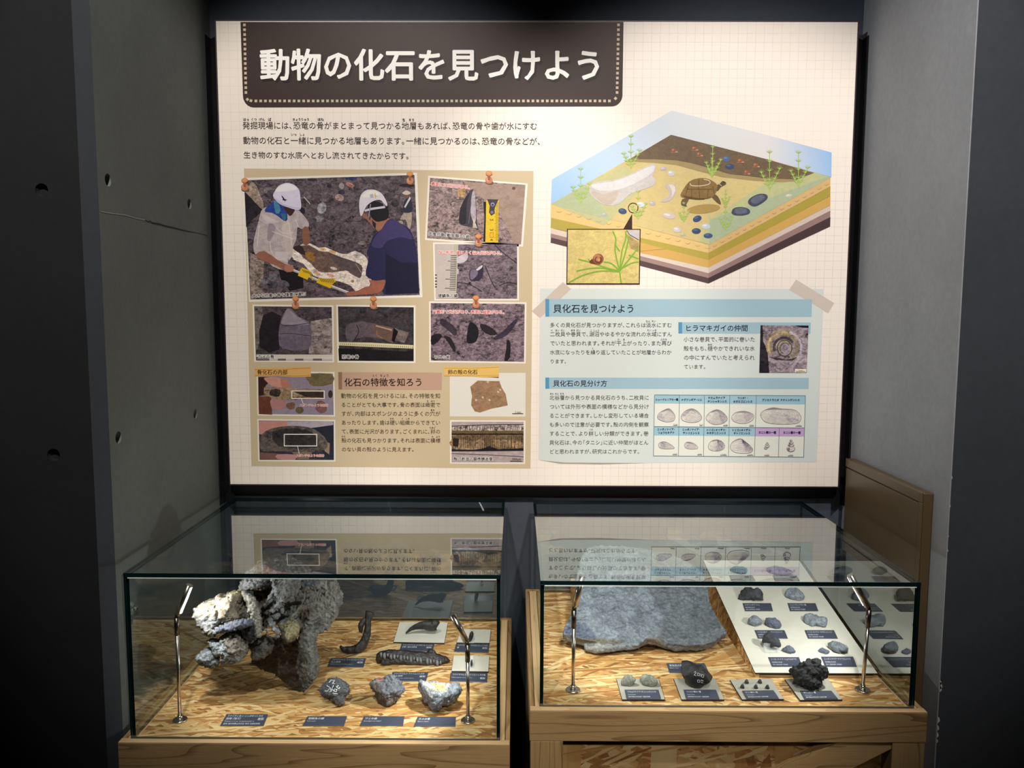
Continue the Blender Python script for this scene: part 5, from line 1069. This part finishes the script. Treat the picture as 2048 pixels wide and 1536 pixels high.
slab([(907, 1311), (979, 1312), (977, 1343), (903, 1342)], .005, DA, [M['white'], M['pside']], 'mount_plate', 'empty-looking small white mount plate behind the right lamp pole', 'plate', 'white mount plates')
# claw
yK = onZ(850, 1270, DA+.005).y
bone_tube([(812, 1267, yK, 1.2), (822, 1258, yK, 4), (838, 1252, yK, 7), (852, 1251, yK, 9), (864, 1252, yK, 10.5), (871, 1250, yK, 11), (875, 1252, yK, 8)], BONED, 'claw_fossil', 'dark curved claw lying on a white mount plate', 'fossil', .6, ((120, .001, 'n'),), 5, DA+.0055)
# teeth on acrylic stands
def acr(px, py, z, label, h=.03, tooth=None, wd=.016):
    p = onZ(px, py, z); o = empty('acrylic_stand', p, label=label, category='stand', group='clear acrylic stands')
    part('foot', bevel_box(p.x-wd/2, p.x+wd/2, p.y-.01, p.y+.01, z+.0004, z+.003, .0003), M['acrylic'], o)
    part('upright', bevel_box(p.x-wd*.3, p.x+wd*.3, p.y+.004, p.y+.007, z+.0032, z+h, .0003), M['acrylic'], o); return p
p = acr(943, 1284, DA+.005, 'clear acrylic stand holding a tiny dark tooth on the rear small plate', .02)
v = tube([p+Vector((.002, .002, .033)), p+Vector((.001, .0, .028)), p+Vector((-.001, 0, .018)), p+Vector((-.004, 0, .008)), p+Vector((-.006, -.001, .001))], [.002, .0055, .007, .0055, .002], 12); me = mesh(*v); displace(me, ((200, .0012, 'n'),), 3)
top('tooth_fossil', me, BONED, 'tiny dark tooth propped upright on the rear small white plate', 'fossil')
p = acr(943, 1336, DA+.005, 'clear acrylic stand on the nearer small white plate', .035)
v = tube([p+Vector((.001, .001, .024)), p+Vector((0, 0, .018)), p+Vector((0, 0, .01)), p+Vector((-.001, 0, .004))], [.0015, .003, .0035, .001], 12); me = mesh(*v)
top('tooth_fossil', me, BONED, 'tiny pale tooth on the acrylic stand behind the lamp pole', 'fossil')
# jaw with teeth
yJ = onZ(825, 1330, DA).y
jw = chain([(758, 1322, yJ+.01, 5), (762, 1312, yJ+.01, 9), (790, 1309, yJ+.01, 10), (825, 1313, yJ+.01, 11), (860, 1317, yJ+.01, 12), (885, 1320, yJ+.01, 9), (898, 1321, yJ+.01, 3)])
jw2 = chain([(768, 1325, yJ, 6), (800, 1322, yJ, 6), (840, 1326, yJ, 5), (880, 1327, yJ, 4)]); jt = chain([(855, 1310, yJ+.012, 6), (863, 1303, yJ+.012, 5), (872, 1312, yJ+.012, 5)])
me = obj_mesh(*join([jw, jw2, jt]), .0016); displace(me, ((80, .002, 'n'), (260, .001, 'n')), 4, DA+.0006)
jo = top('jaw_fossil', me, BONED, 'long dark jaw bone with a row of small teeth', 'fossil')
for i in range(19):
    x = 762+i*6.6; y = 1305+i*.85; a_ = onY(x, y, yJ-.003); v = tube([a_, a_+Vector((.0008, -.004, -.007)), a_+Vector((.0015, -.0035, -.0145))], [.0032, .004, .0012], 8)
    for k_, q in enumerate(v[0]): v[0][k_] = a_+(q-a_)*(1+.3*math.sin(i*2.3))
    part('tooth', mesh(*v, True), m_tooth if i else (m_tooth := m_rock('grey_tooth', (96, 98, 102), (150, 152, 154), 90, .3, .4)), jo)
# three rocks in front
AM = ((45, .004, 'n'), (110, .004, 'r'), (240, .002, 'r'), (520, .0008, 'n'))
TR = (620, 1210, 6.144)
def zp(o): return [(620+x/6.144, 1210+y/6.144) for x, y in o]
me = stone(zp([(80, 1015), (160, 960), (220, 905), (330, 905), (390, 930), (420, 970), (480, 1010), (540, 1070), (520, 1110), (460, 1130), (440, 1200), (400, 1240), (350, 1245), (300, 1200), (260, 1150), (190, 1120), (130, 1060)]), PA, .7, 7, AM, 5, 11, .4)
tint_regions(me, [([(80, 1015), (260, 1150), (350, 1245), (250, 1240), (60, 1080)], (.12, .12, .12))], (.2, .205, .215), TR)
ro = top('numbered_rock', me, STM, 'dark grey rock with white painted numbers, leftmost of the three front rocks', 'rock')
paint_strokes(ro, [zp(q) for q in ([(232, 955), (262, 920), (302, 932), (275, 965), (305, 968)], [(205, 990), (245, 1012)], [(180, 1055), (215, 1060), (250, 1015), (262, 1060), (235, 1072)], [(290, 985), (268, 1030), (298, 1062)], [(352, 988), (322, 1008), (355, 1030), (366, 1008)], [(300, 1030), (330, 1040), (325, 1066), (298, 1058), (300, 1030)], [(278, 1082), (338, 1092)])], M['ink'], ro, .002)
me = stone(zp([(745, 950), (800, 905), (850, 900), (900, 910), (1040, 880), (1060, 920), (1110, 950), (1140, 1000), (1180, 1040), (1170, 1080), (1130, 1110), (1040, 1180), (960, 1230), (900, 1240), (830, 1200), (780, 1080), (750, 1000)]), PA, .8, 8, AM, 5, 23, .42)
tint_regions(me, [([(740, 950), (860, 955), (890, 1040), (965, 1150), (950, 1250), (820, 1220), (740, 1000)], (.17, .13, .11)), ([(1000, 1150), (1130, 1080), (1170, 1090), (960, 1240)], (.34, .28, .22)), ([(810, 895), (910, 905), (880, 935), (820, 930)], (.85, .22, .2))], (.33, .34, .37), TR, 1.)
top('red_marked_rock', me, STM, 'grey angular rock with a red paint mark on top, middle front rock', 'rock')
me = stone(zp([(1335, 940), (1370, 930), (1480, 960), (1560, 940), (1700, 975), (1800, 970), (1860, 1030), (1860, 1100), (1800, 1150), (1760, 1200), (1700, 1240), (1640, 1240), (1600, 1290), (1510, 1310), (1480, 1270), (1450, 1190), (1370, 1080), (1335, 1000)]), PA, .8, 9, AM, 5, 31, .42)
tint_regions(me, [([(1335, 930), (1480, 950), (1720, 975), (1660, 1050), (1560, 1060), (1440, 1050)], (.9, .84, .68)), ([(1500, 960), (1700, 985), (1640, 1050), (1520, 1040)], (.95, .68, .26)), ([(1330, 980), (1480, 1080), (1520, 1180), (1460, 1220), (1330, 1060)], (.4, .36, .38)), ([(1500, 1070), (1620, 1080), (1560, 1130), (1500, 1130)], (.85, .87, .95))], (.42, .44, .47), TR)
top('streaked_rock', me, STM, 'pale rock streaked ochre and white, right of the red marked rock', 'rock')
# --- display lamps: base disc, pole, joint, tilted head with a lit slit
def lamp(px, pyb, joint, head, z, label, aim, power, face):
    b = onZ(px, pyb, z); o = empty('display_lamp', b, label=label, category='lamp', group='steel case lamps')
    J = onY(joint[0], joint[1], b.y); hz = onY(head[0], head[1], b.y+head[2]); d = (hz-J).normalized()
    def tb(p, r, nm, mat, n=18): v, f = tube(p, r, n); me = mesh(v, f); bm = bmesh.new(); bm.from_mesh(me); bmesh.ops.recalc_face_normals(bm, faces=bm.faces[:]); bm.to_mesh(me); bm.free(); [setattr(q, 'use_smooth', len(q.vertices) < 5) for q in me.polygons]; return part(nm, me, mat, o)
    tb([b+UZ*.0005, b+UZ*.003, b+UZ*.0042], [.018, .018, .0165], 'base_disc', M['steel'], 30)
    tb([b+UZ*.0043, b+UZ*.014], [.0068, .0062], 'collar', M['steel'])
    j0 = Vector((J.x, J.y, J.z-.045)); j0.x = b.x+(J.x-b.x)*(j0.z-b.z)/(J.z-b.z)
    tb([b+UZ*.0142, j0], [.0045, .0045], 'pole', M['steel'])
    tb([j0+UZ*.0002, J-UZ*.001], [.0062, .0062], 'sleeve', M['dsteel'])
    tb([J-UZ*.0005, J+d*.008], [.005, .006], 'joint', M['dsteel'])
    tb([J+d*.0085, hz], [.0078, .0078], 'lamp_head', M['steel'], 20)
    fd = Vector(face); fd = (fd-d*fd.dot(d)).normalized(); sd = d.cross(fd).normalized(); a0 = J+d*.014; a1 = hz-d*.003
    P = [a0+fd*.0081-sd*.0035, a0+fd*.0081+sd*.0035, a1+fd*.0081+sd*.0035, a1+fd*.0081-sd*.0035]
    part('light_strip', prism(P, -fd*.001), M['led'], o)
    l = spot('lamp_beam', a0.lerp(a1, .6)+fd*.012, aim, power, 150, .5, .006, (1, .97, .92)); return o
lamp(360, 1441, (353, 1234), (379, 1170, -.0), DA, 'steel rod lamp at the left front corner of the left case, head lit', (-.5, -.3, DA+.05), 3.0, (1, -.35, -.2))
lamp(936, 1442, (935, 1288), (905, 1229, .0), DA, 'steel rod lamp at the right front corner of the left case, head tilted left', (-.6, -.42, DA+.04), 5.6, (-.6, 1, -.6))
lamp(1146, 1381, (1148, 1219), (1165, 1152, .0), DB, 'steel rod lamp at the left front of the right case beside the slab', (.45, -.35, DB+.03), 3.9, (.7, 1, -.6))
lamp(1725, 1381, (1738, 1218), (1700, 1150, .0), DB, 'steel rod lamp at the right front of the right case beside the shell board', (.4, -.4, DB+.03), 3.9, (-.8, .6, -.5))
# ------------------------------------------------------------------ right case: slab of rock
p0 = onZ(1290, 1292, DB+.032); pbk = onY(1290, 1092, -.2); nrm = Vector((1, 0, 0)).cross(pbk-p0).normalized()
TS_ = (1110, 1080, 5.689)
OZ = [(90, 1060), (110, 980), (170, 900), (200, 760), (240, 560), (240, 430), (300, 200), (370, 90), (520, 60), (900, 70), (1100, 110), (1300, 150), (1500, 240), (1690, 370), (1740, 540), (1790, 760), (1860, 900), (1955, 1050), (1900, 1080), (1830, 1150), (1700, 1190), (1500, 1200), (1300, 1180), (1150, 1130), (1050, 1120), (980, 1170), (900, 1190), (680, 1190), (560, 1180), (400, 1150), (240, 1110)]
P = [onP(1110+x/5.689, 1080+y/5.689, p0, nrm) for x, y in OZ]
Lp = prism(P, -nrm*.03); V = [v.co.copy() for v in Lp.vertices]; Fc = [tuple(p.vertices) for p in Lp.polygons]
def bc(pts): return chain([(1110+x/5.689, 1080+y/5.689, p0.y+dy, r/5.689) for x, y, dy, r in pts])
b1 = bc([(380, 1225, .02, 46), (480, 1235, .012, 52), (620, 1225, .01, 50), (780, 1215, .01, 46), (920, 1200, .012, 44)])
b2 = bc([(1180, 1140, .02, 40), (1300, 1190, .018, 44), (1450, 1210, .018, 42), (1600, 1205, .022, 40), (1740, 1180, .03, 36), (1840, 1120, .04, 30)])
bumps = []
for x, y, r in ((640, 690, 70), (1060, 880, 60), (880, 1040, 70), (900, 1160, 60), (560, 540, 60), (480, 900, 60), (1040, 640, 60), (740, 820, 70), (1200, 860, 50), (1060, 540, 50), (350, 780, 60), (1500, 620, 60), (1580, 900, 50)):
    c = onP(1110+x/5.689, 1080+y/5.689, p0, nrm); V_, F_ = ICO[3]; rr_ = r/5.689*.0013
    u_ = nrm.orthogonal().normalized(); w_ = nrm.cross(u_); bumps.append(([c+u_*(q.x*rr_)+w_*(q.y*rr_*1.3)+nrm*(q.z*rr_*.28) for q in V_], F_))
me = obj_mesh(*join([(V, Fc), b1, b2]+bumps), .0032); displace(me, ((10, .004, 'n'), (26, .0035, 'v'), (60, .0022, 'r'), (140, .0014, 'n'), (300, .0012, 'r')), 6, DB+.0006)
tint_regions(me, [([(1150, 100), (1300, 150), (1700, 370), (1760, 560), (1960, 1050), (1700, 1250), (1250, 1200), (1200, 800), (1050, 560)], (.45, .46, .47)), ([(80, 1070), (160, 900), (240, 920), (340, 950), (480, 1110), (230, 1120)], (.26, .29, .4)), ([(240, 1105), (520, 1120), (790, 1150), (780, 1190), (520, 1175), (330, 1185), (240, 1140)], (.4, .3, .2)),
    ([(330, 1190), (480, 1180), (700, 1200), (600, 1300), (380, 1300)], (.95, .88, .76)), ([(1020, 1110), (1200, 1080), (1260, 1180), (1040, 1190)], (.5, .4, .3)), ([(1200, 500), (1310, 500), (1300, 580), (1210, 560)], (.35, .36, .4)), ([(1480, 650), (1640, 580), (1560, 640)], (.25, .27, .34)), ([(1200, 730), (1270, 740), (1250, 760)], (.25, .27, .34))], (.63, .65, .67), TS_)
so = top('rock_slab', me, SLABM, 'large blue-grey slab of bumpy shell-bearing rock leaning back in the right case', 'rock slab')
# hidden wedge that props it
zt2 = onP(1260, 1130, p0, nrm)
me = prism([Vector((.12, zt2.y+.03, DB+.0005)), Vector((.36, zt2.y+.03, DB+.0005)), Vector((.36, -.03, DB+.0005)), Vector((.12, -.03, DB+.0005))], UZ*.06)
top('support_block', me, M['osb'], 'low strand-board block propping up the rear of the grey slab', 'block')
plaque([(1333, 1326), (1409, 1326), (1418, 1345), (1339, 1345)], small('貝化石の集まり', .5, 'Shell bed', .22), DB, 'navy label plate half hidden behind the black rock numbered 2010')
# ------------------------------------------------------------------ sloping shell board
f0 = onZ(1513, 1345.5, DB+.014); f1 = onZ(1754, 1346, DB+.014); bk = onY(1405, 1121, BY1-.035); bk1 = onY(1599, 1121, BY1-.035)
xl, xr = (f0.x+bk.x)/2, (f1.x+bk1.x)/2; zf, zb2, yf, yb = f0.z, (bk.z+bk1.z)/2, f0.y, BY1-.035
sb = empty('sloping_display_board', ((xl+xr)/2, (yf+yb)/2, DB), label='sloping strand-board wedge with white top carrying small shell fossils', category='display board')
SN = Vector((1, 0, 0)).cross(Vector((0, yb-yf, zb2-zf))).normalized(); SP = (Vector((xl, yf, zf)), SN)
TH = .004
def yz(pts, x0, x1): return prism([Vector((x0, y, z)) for y, z in pts], Vector((x1-x0, 0, 0)))
so2 = SN*TH
part('side_panel', yz([(yf+.002, DB+.0005), (yb, DB+.0005), (yb-so2.y, zb2-so2.z-.0003), (yf+.002, zf-so2.z-.0003)], xl+.001, xl+.011), M['osb'], sb)
part('side_panel', yz([(yf+.002, DB+.0005), (yb, DB+.0005), (yb-so2.y, zb2-so2.z-.0003), (yf+.002, zf-so2.z-.0003)], xr-.011, xr-.001), M['osb'], sb)
part('front_edge', yz([(yf+.001, DB+.0005), (yf+.012, DB+.0005), (yf+.012, zf-TH-.0012), (yf+.001, zf-TH-.0035)], xl+.0115, xr-.0115), M['woodx'], sb)
wt = prism([Vector((xl, yf, zf)), Vector((xr, yf, zf)), Vector((xr, yb, zb2)), Vector((xl, yb, zb2))], -SN*TH)
for q in wt.polygons: q.material_index = 0 if q.normal.dot(SN) > .8 else 1
part('white_top', wt, [M['white'], M['pside']], sb)
for q, t, lb in (([(1458, 1151), (1505, 1151), (1512, 1162), (1463, 1162)], 'ナカムラナイア', 'navy label plate on the sloping board, rear row left'), ([(1545, 1151), (1594, 1151), (1600, 1162), (1550, 1162)], 'プリカトウニオ', 'navy label plate on the sloping board, rear row right'),
                 ([(1485, 1206), (1542, 1206), (1546, 1222), (1490, 1222)], 'ナグドンギア・ソニ', 'navy label plate below the dark triangular stone'), ([(1575, 1206), (1631, 1206), (1637, 1222), (1580, 1222)], 'シュードヒリアの一種', 'navy label plate below the round pale stone'),
                 ([(1509, 1260), (1569, 1260), (1576, 1277), (1516, 1277)], 'トリゴニオイデス・テトリエンシス', 'navy label plate below the pair of small stones, partly behind the propped stone'), ([(1609, 1260), (1668, 1260), (1676, 1277), (1616, 1277)], 'トリゴニオイデス・キタダニエンシス', 'navy label plate below the broad pale knobby stone'),
                 ([(1536, 1314), (1598, 1314), (1605, 1333), (1544, 1333)], 'ニッポノナイア・リョウセキアナ', 'navy label plate in the front row of the sloping board, left'), ([(1642, 1313), (1706, 1313), (1714, 1333), (1650, 1333)], 'ニッポノナイア・テトリエンシス', 'navy label plate in the front row of the sloping board, right')):
    plaque(q, [(t, .06, .06+min(.84, .058*len(t)), .24, .22), ('福井県勝山市北谷町', .06, .4, .55, .14), ('時代 白亜紀前期 手取層群', .06, .55, .8, .14)], 0, lb, plane=SP, th=.0015)
def ov(cx, cy, w_, h_, seed, j=.12, n=12):
    rg = random.Random(seed); return [(cx+w_/2*math.cos(t)*(1+rg.uniform(-j, j)), cy+h_/2*math.sin(t)*(1+rg.uniform(-j, j))) for t in [2*math.pi*i/n for i in range(n)]]
SA = ((70, .0016, 'n'), (170, .0018, 'r'), (400, .0006, 'n'))
for out, mt, lb, dp, nm, cuts in (
    (ov(1478, 1140, 34, 15, 1), ROCKM, 'flat grey oval stone at the rear left of the sloping board', .6, 'shell_fossil', 4),
    (ov(1558, 1142, 50, 17, 2), ROCKL, 'long grey stone at the rear right of the sloping board', .6, 'shell_fossil', 4),
    ([(1476, 1203), (1480, 1190), (1490, 1176), (1498, 1174), (1506, 1178), (1516, 1175), (1526, 1188), (1532, 1201), (1518, 1201), (1504, 1200), (1496, 1204)], ROCKD, 'dark grey triangular rock on the sloping board, second row', .5, 'shell_fossil', 6),
    ([(1570, 1190), (1574, 1181), (1586, 1177), (1600, 1179), (1609, 1189), (1606, 1197), (1592, 1200), (1578, 1198)], ROCKL, 'rounded pale grey stone right of the triangular rock', .7, 'shell_fossil', 4),
    (ov(1509, 1242, 29, 21, 5, .1), ROCKL, 'small rough pale stone, left of a smooth one in the third row', .8, 'shell_fossil', 6),
    ([(1530, 1246), (1533, 1238), (1543, 1235), (1554, 1239), (1563, 1250), (1560, 1255), (1545, 1255), (1534, 1252)], PALE, 'smooth rounded blue-grey pebble in the third row', .8, 'shell_fossil', 2),
    ([(1607, 1240), (1610, 1232), (1628, 1230), (1640, 1231), (1653, 1231), (1652, 1242), (1650, 1251), (1634, 1252), (1614, 1250)], ROCKL, 'broad pale knobby stone in the third row right', .6, 'shell_fossil', 5),
    ([(1564, 1300), (1570, 1297), (1588, 1297), (1591, 1301), (1584, 1305), (1572, 1304)], PALE, 'thin mauve-grey shell lying beside the acrylic stand', .6, 'shell_fossil', 0),
    ([(1636, 1302), (1640, 1299), (1650, 1298), (1658, 1301), (1655, 1305), (1642, 1306)], PALE, 'small flat bluish shell left of the frontmost pale stone', .6, 'shell_fossil', 0),
    ([(1655, 1292), (1662, 1285), (1674, 1284), (1686, 1288), (1697, 1294), (1699, 1301), (1686, 1303), (1680, 1307), (1664, 1301)], ROCKL, 'pale angular stone at the front right of the sloping board', .6, 'shell_fossil', 6)):
    me = stone(out, SP, dp, cuts, SA, 4, hash(lb) % 97 if False else len(lb), .36); top(nm, me, mt, lb, 'fossil')
ps = onP(1543, 1303, *SP)
st2 = empty('acrylic_stand', ps, label='clear acrylic stand holding a pointed rock on the sloping board', category='stand', group='clear acrylic stands')
me = bevel_box(-.019, .019, -.008, .008, .002, .005, .0003); ro_ = Matrix.Rotation(math.atan2(SN.y, -SN.z)*0+math.atan2(zb2-zf, yb-yf), 4, 'X'); me.transform(ro_)
link('foot', me, M['acrylic'], st2)
me = bevel_box(-.02, .02, .006, .0085, .0055, .02, .0003); me.transform(ro_); link('upright', me, M['acrylic'], st2)
for sx in (-1, 1):
    me = bevel_box(sx*.017-.0015, sx*.017+.0015, -.006, .0055, .0055, .012, .0003); me.transform(ro_); link('side_rest', me, M['acrylic'], st2)
me = stone([(1528, 1293), (1526, 1275), (1533, 1268), (1537, 1262), (1542, 1268), (1550, 1273), (1560, 1285), (1563, 1292), (1548, 1294), (1536, 1296)], (SP[0]+SN*.006, SN), .5, 6, SA, 4, 8, .42)
top('shell_fossil', me, ROCKD, 'pointed dark rock propped up on a clear acrylic stand', 'fossil')
# ------------------------------------------------------------------ four mount plates in front
for q, lb in (([(1232.5, 1357), (1317, 1357), (1330, 1399), (1244, 1399)], 'grey mount plate with a pair of shells, leftmost of the four in front'), ([(1347, 1357), (1431, 1357), (1449, 1399), (1363, 1399)], 'grey mount plate under the black rock numbered 2010'),
              ([(1459.5, 1359), (1542, 1357), (1568, 1398), (1484, 1399)], 'grey mount plate with five tiny snail fossils'), ([(1569, 1358), (1657, 1358), (1685, 1399), (1600, 1400)], 'grey mount plate under the dark pitted rock at the right')):
    slab(q, .0045, DB, [M['grey'], M['pside']], 'mount_plate', lb, 'plate', 'grey mount plates')
DP = DB+.0045; PP = (Vector((0, 0, DP)), UZ)
for q, t, lb in (([(1249, 1379), (1317, 1379), (1322, 1397), (1253, 1397)], 'ナカムラナイア・チンシャネンシス', 'navy label plate on the plate with two shells'), ([(1367, 1379), (1432, 1379), (1439, 1397), (1372, 1397)], 'イシガイ類の一種', 'navy label plate in front of the black rock numbered 2010'),
                 ([(1484, 1381), (1547, 1380), (1558, 1396), (1493, 1397)], 'タニシ類の一種', 'navy label plate in front of the five tiny snails'), ([(1600, 1381), (1663, 1381), (1676, 1397), (1609, 1398)], 'タニシ類の一種', 'navy label plate in front of the dark pitted rock')):
    plaque(q, [(t, .07, .07+min(.84, .055*len(t)), .25, .22), ('Cretaceous', .07, .3, .55, .14), ('福井県勝山市北谷町 白亜紀前期', .07, .7, .8, .14)], DP, lb)
me = stone([(1242, 1370), (1246, 1356), (1256, 1350), (1266, 1353), (1272, 1358), (1266, 1366), (1252, 1372)], PP, .5, 1, ((140, .0006, 'n'),), 4, 3, .42); top('shell_fossil', me, SHELL, 'left half of a pair of grey-green shells on the first front plate', 'fossil')
me = stone([(1279, 1360), (1284, 1352), (1296, 1350), (1308, 1354), (1316, 1364), (1310, 1370), (1296, 1372), (1284, 1368)], PP, .5, 1, ((140, .0006, 'n'),), 4, 4, .42); top('shell_fossil', me, SHELL, 'right half of a pair of grey-green shells on the first front plate', 'fossil')
me = stone([(1356, 1348), (1362, 1328), (1370, 1320), (1392, 1326), (1412, 1334), (1428, 1348), (1424, 1362), (1410, 1368), (1390, 1374), (1368, 1362)], PP, .8, 10, ((60, .0015, 'n'), (200, .0005, 'n')), 5, 5, .42, False, (.66, .9))
ro = top('black_rock', me, ROCKB, 'black faceted rock with white painted number 2010 on a grey plate', 'rock')
paint_strokes(ro, [[(1388, 1345), (1391, 1343), (1392, 1346), (1388, 1350), (1393, 1352)], [(1395, 1346), (1399, 1347), (1399, 1352), (1395, 1351), (1395, 1346)], [(1402, 1347), (1401, 1353)], [(1404, 1349), (1408, 1350), (1407, 1355), (1403, 1354), (1404, 1349)], [(1395, 1360), (1399, 1360), (1399, 1365), (1395, 1364), (1395, 1360)], [(1402, 1360), (1406, 1361), (1405, 1366), (1402, 1365), (1402, 1360)]], M['ink'], ro, .0009)
for i, (x, y) in enumerate(((1493.5, 1363.5), (1520, 1363), (1485, 1373), (1512, 1373.5), (1535, 1374))):
    me = stone([(x-4, y+3), (x-3, y-2), (x, y-5), (x+3, y-1), (x+4, y+3), (x, y+4)], PP, .9, 2, ((300, .0004, 'n'),), 3, i, .42)
    top('snail_fossil', me, ROCKD, ('tiny dark snail fossil, rear left of the five', 'tiny dark snail fossil, rear right of the five', 'tiny dark snail fossil, front left of the five', 'tiny dark snail fossil, front middle of the five', 'tiny dark snail fossil, front right of the five')[i], 'fossil', 'tiny snail fossils')
me = stone([(1584, 1352), (1585, 1342), (1593, 1336), (1602, 1322), (1616, 1319), (1636, 1319), (1640, 1330), (1652, 1338), (1651, 1346), (1642, 1354), (1638, 1370), (1626, 1377), (1608, 1375), (1592, 1368), (1590, 1358)], PP, .85, 5, ((40, .004, 'n'), (110, .006, 'r'), (230, .003, 'v'), (400, .001, 'n')), 5, 9, .42)
top('pitted_rock', me, m_rock('dark_pitted_rock', (34, 35, 37), (78, 80, 82), 60, .9, .55), 'dark deeply pitted lumpy rock on the right-hand grey plate', 'rock')
# ------------------------------------------------------------------ brown wall cabinet on the right wall
xf = XR-.03; c1 = onX(1845, 989, xf); c0 = onX(1692, 914, xf); zt3 = (c1.z+c0.z)/2; y0_, y1_ = c1.y, min(c0.y, .02)
cb = empty('wall_cabinet', (XR, (y0_+y1_)/2, zt3-.9), label='brown metal cabinet mounted low on the right wall behind the glass', category='cabinet')
part('cabinet_body', bevel_box(xf+.004, XR-.0005, y0_, y1_, zt3-.9, zt3, .003), M['brown'], cb)
part('door', bevel_box(xf, xf+.0038, y0_+.02, y1_-.004, zt3-.88, zt3-.03, .001), M['brown'], cb)
part('top_rim', bevel_box(xf-.001, xf+.0038, y0_, y1_-.001, zt3-.026, zt3, .001), M['brown'], cb)
part('side_rim', bevel_box(xf-.001, xf+.0038, y0_, y0_+.017, zt3-.9, zt3-.0265, .001), M['brown'], cb)
bpy.data.objects.remove(_fo)
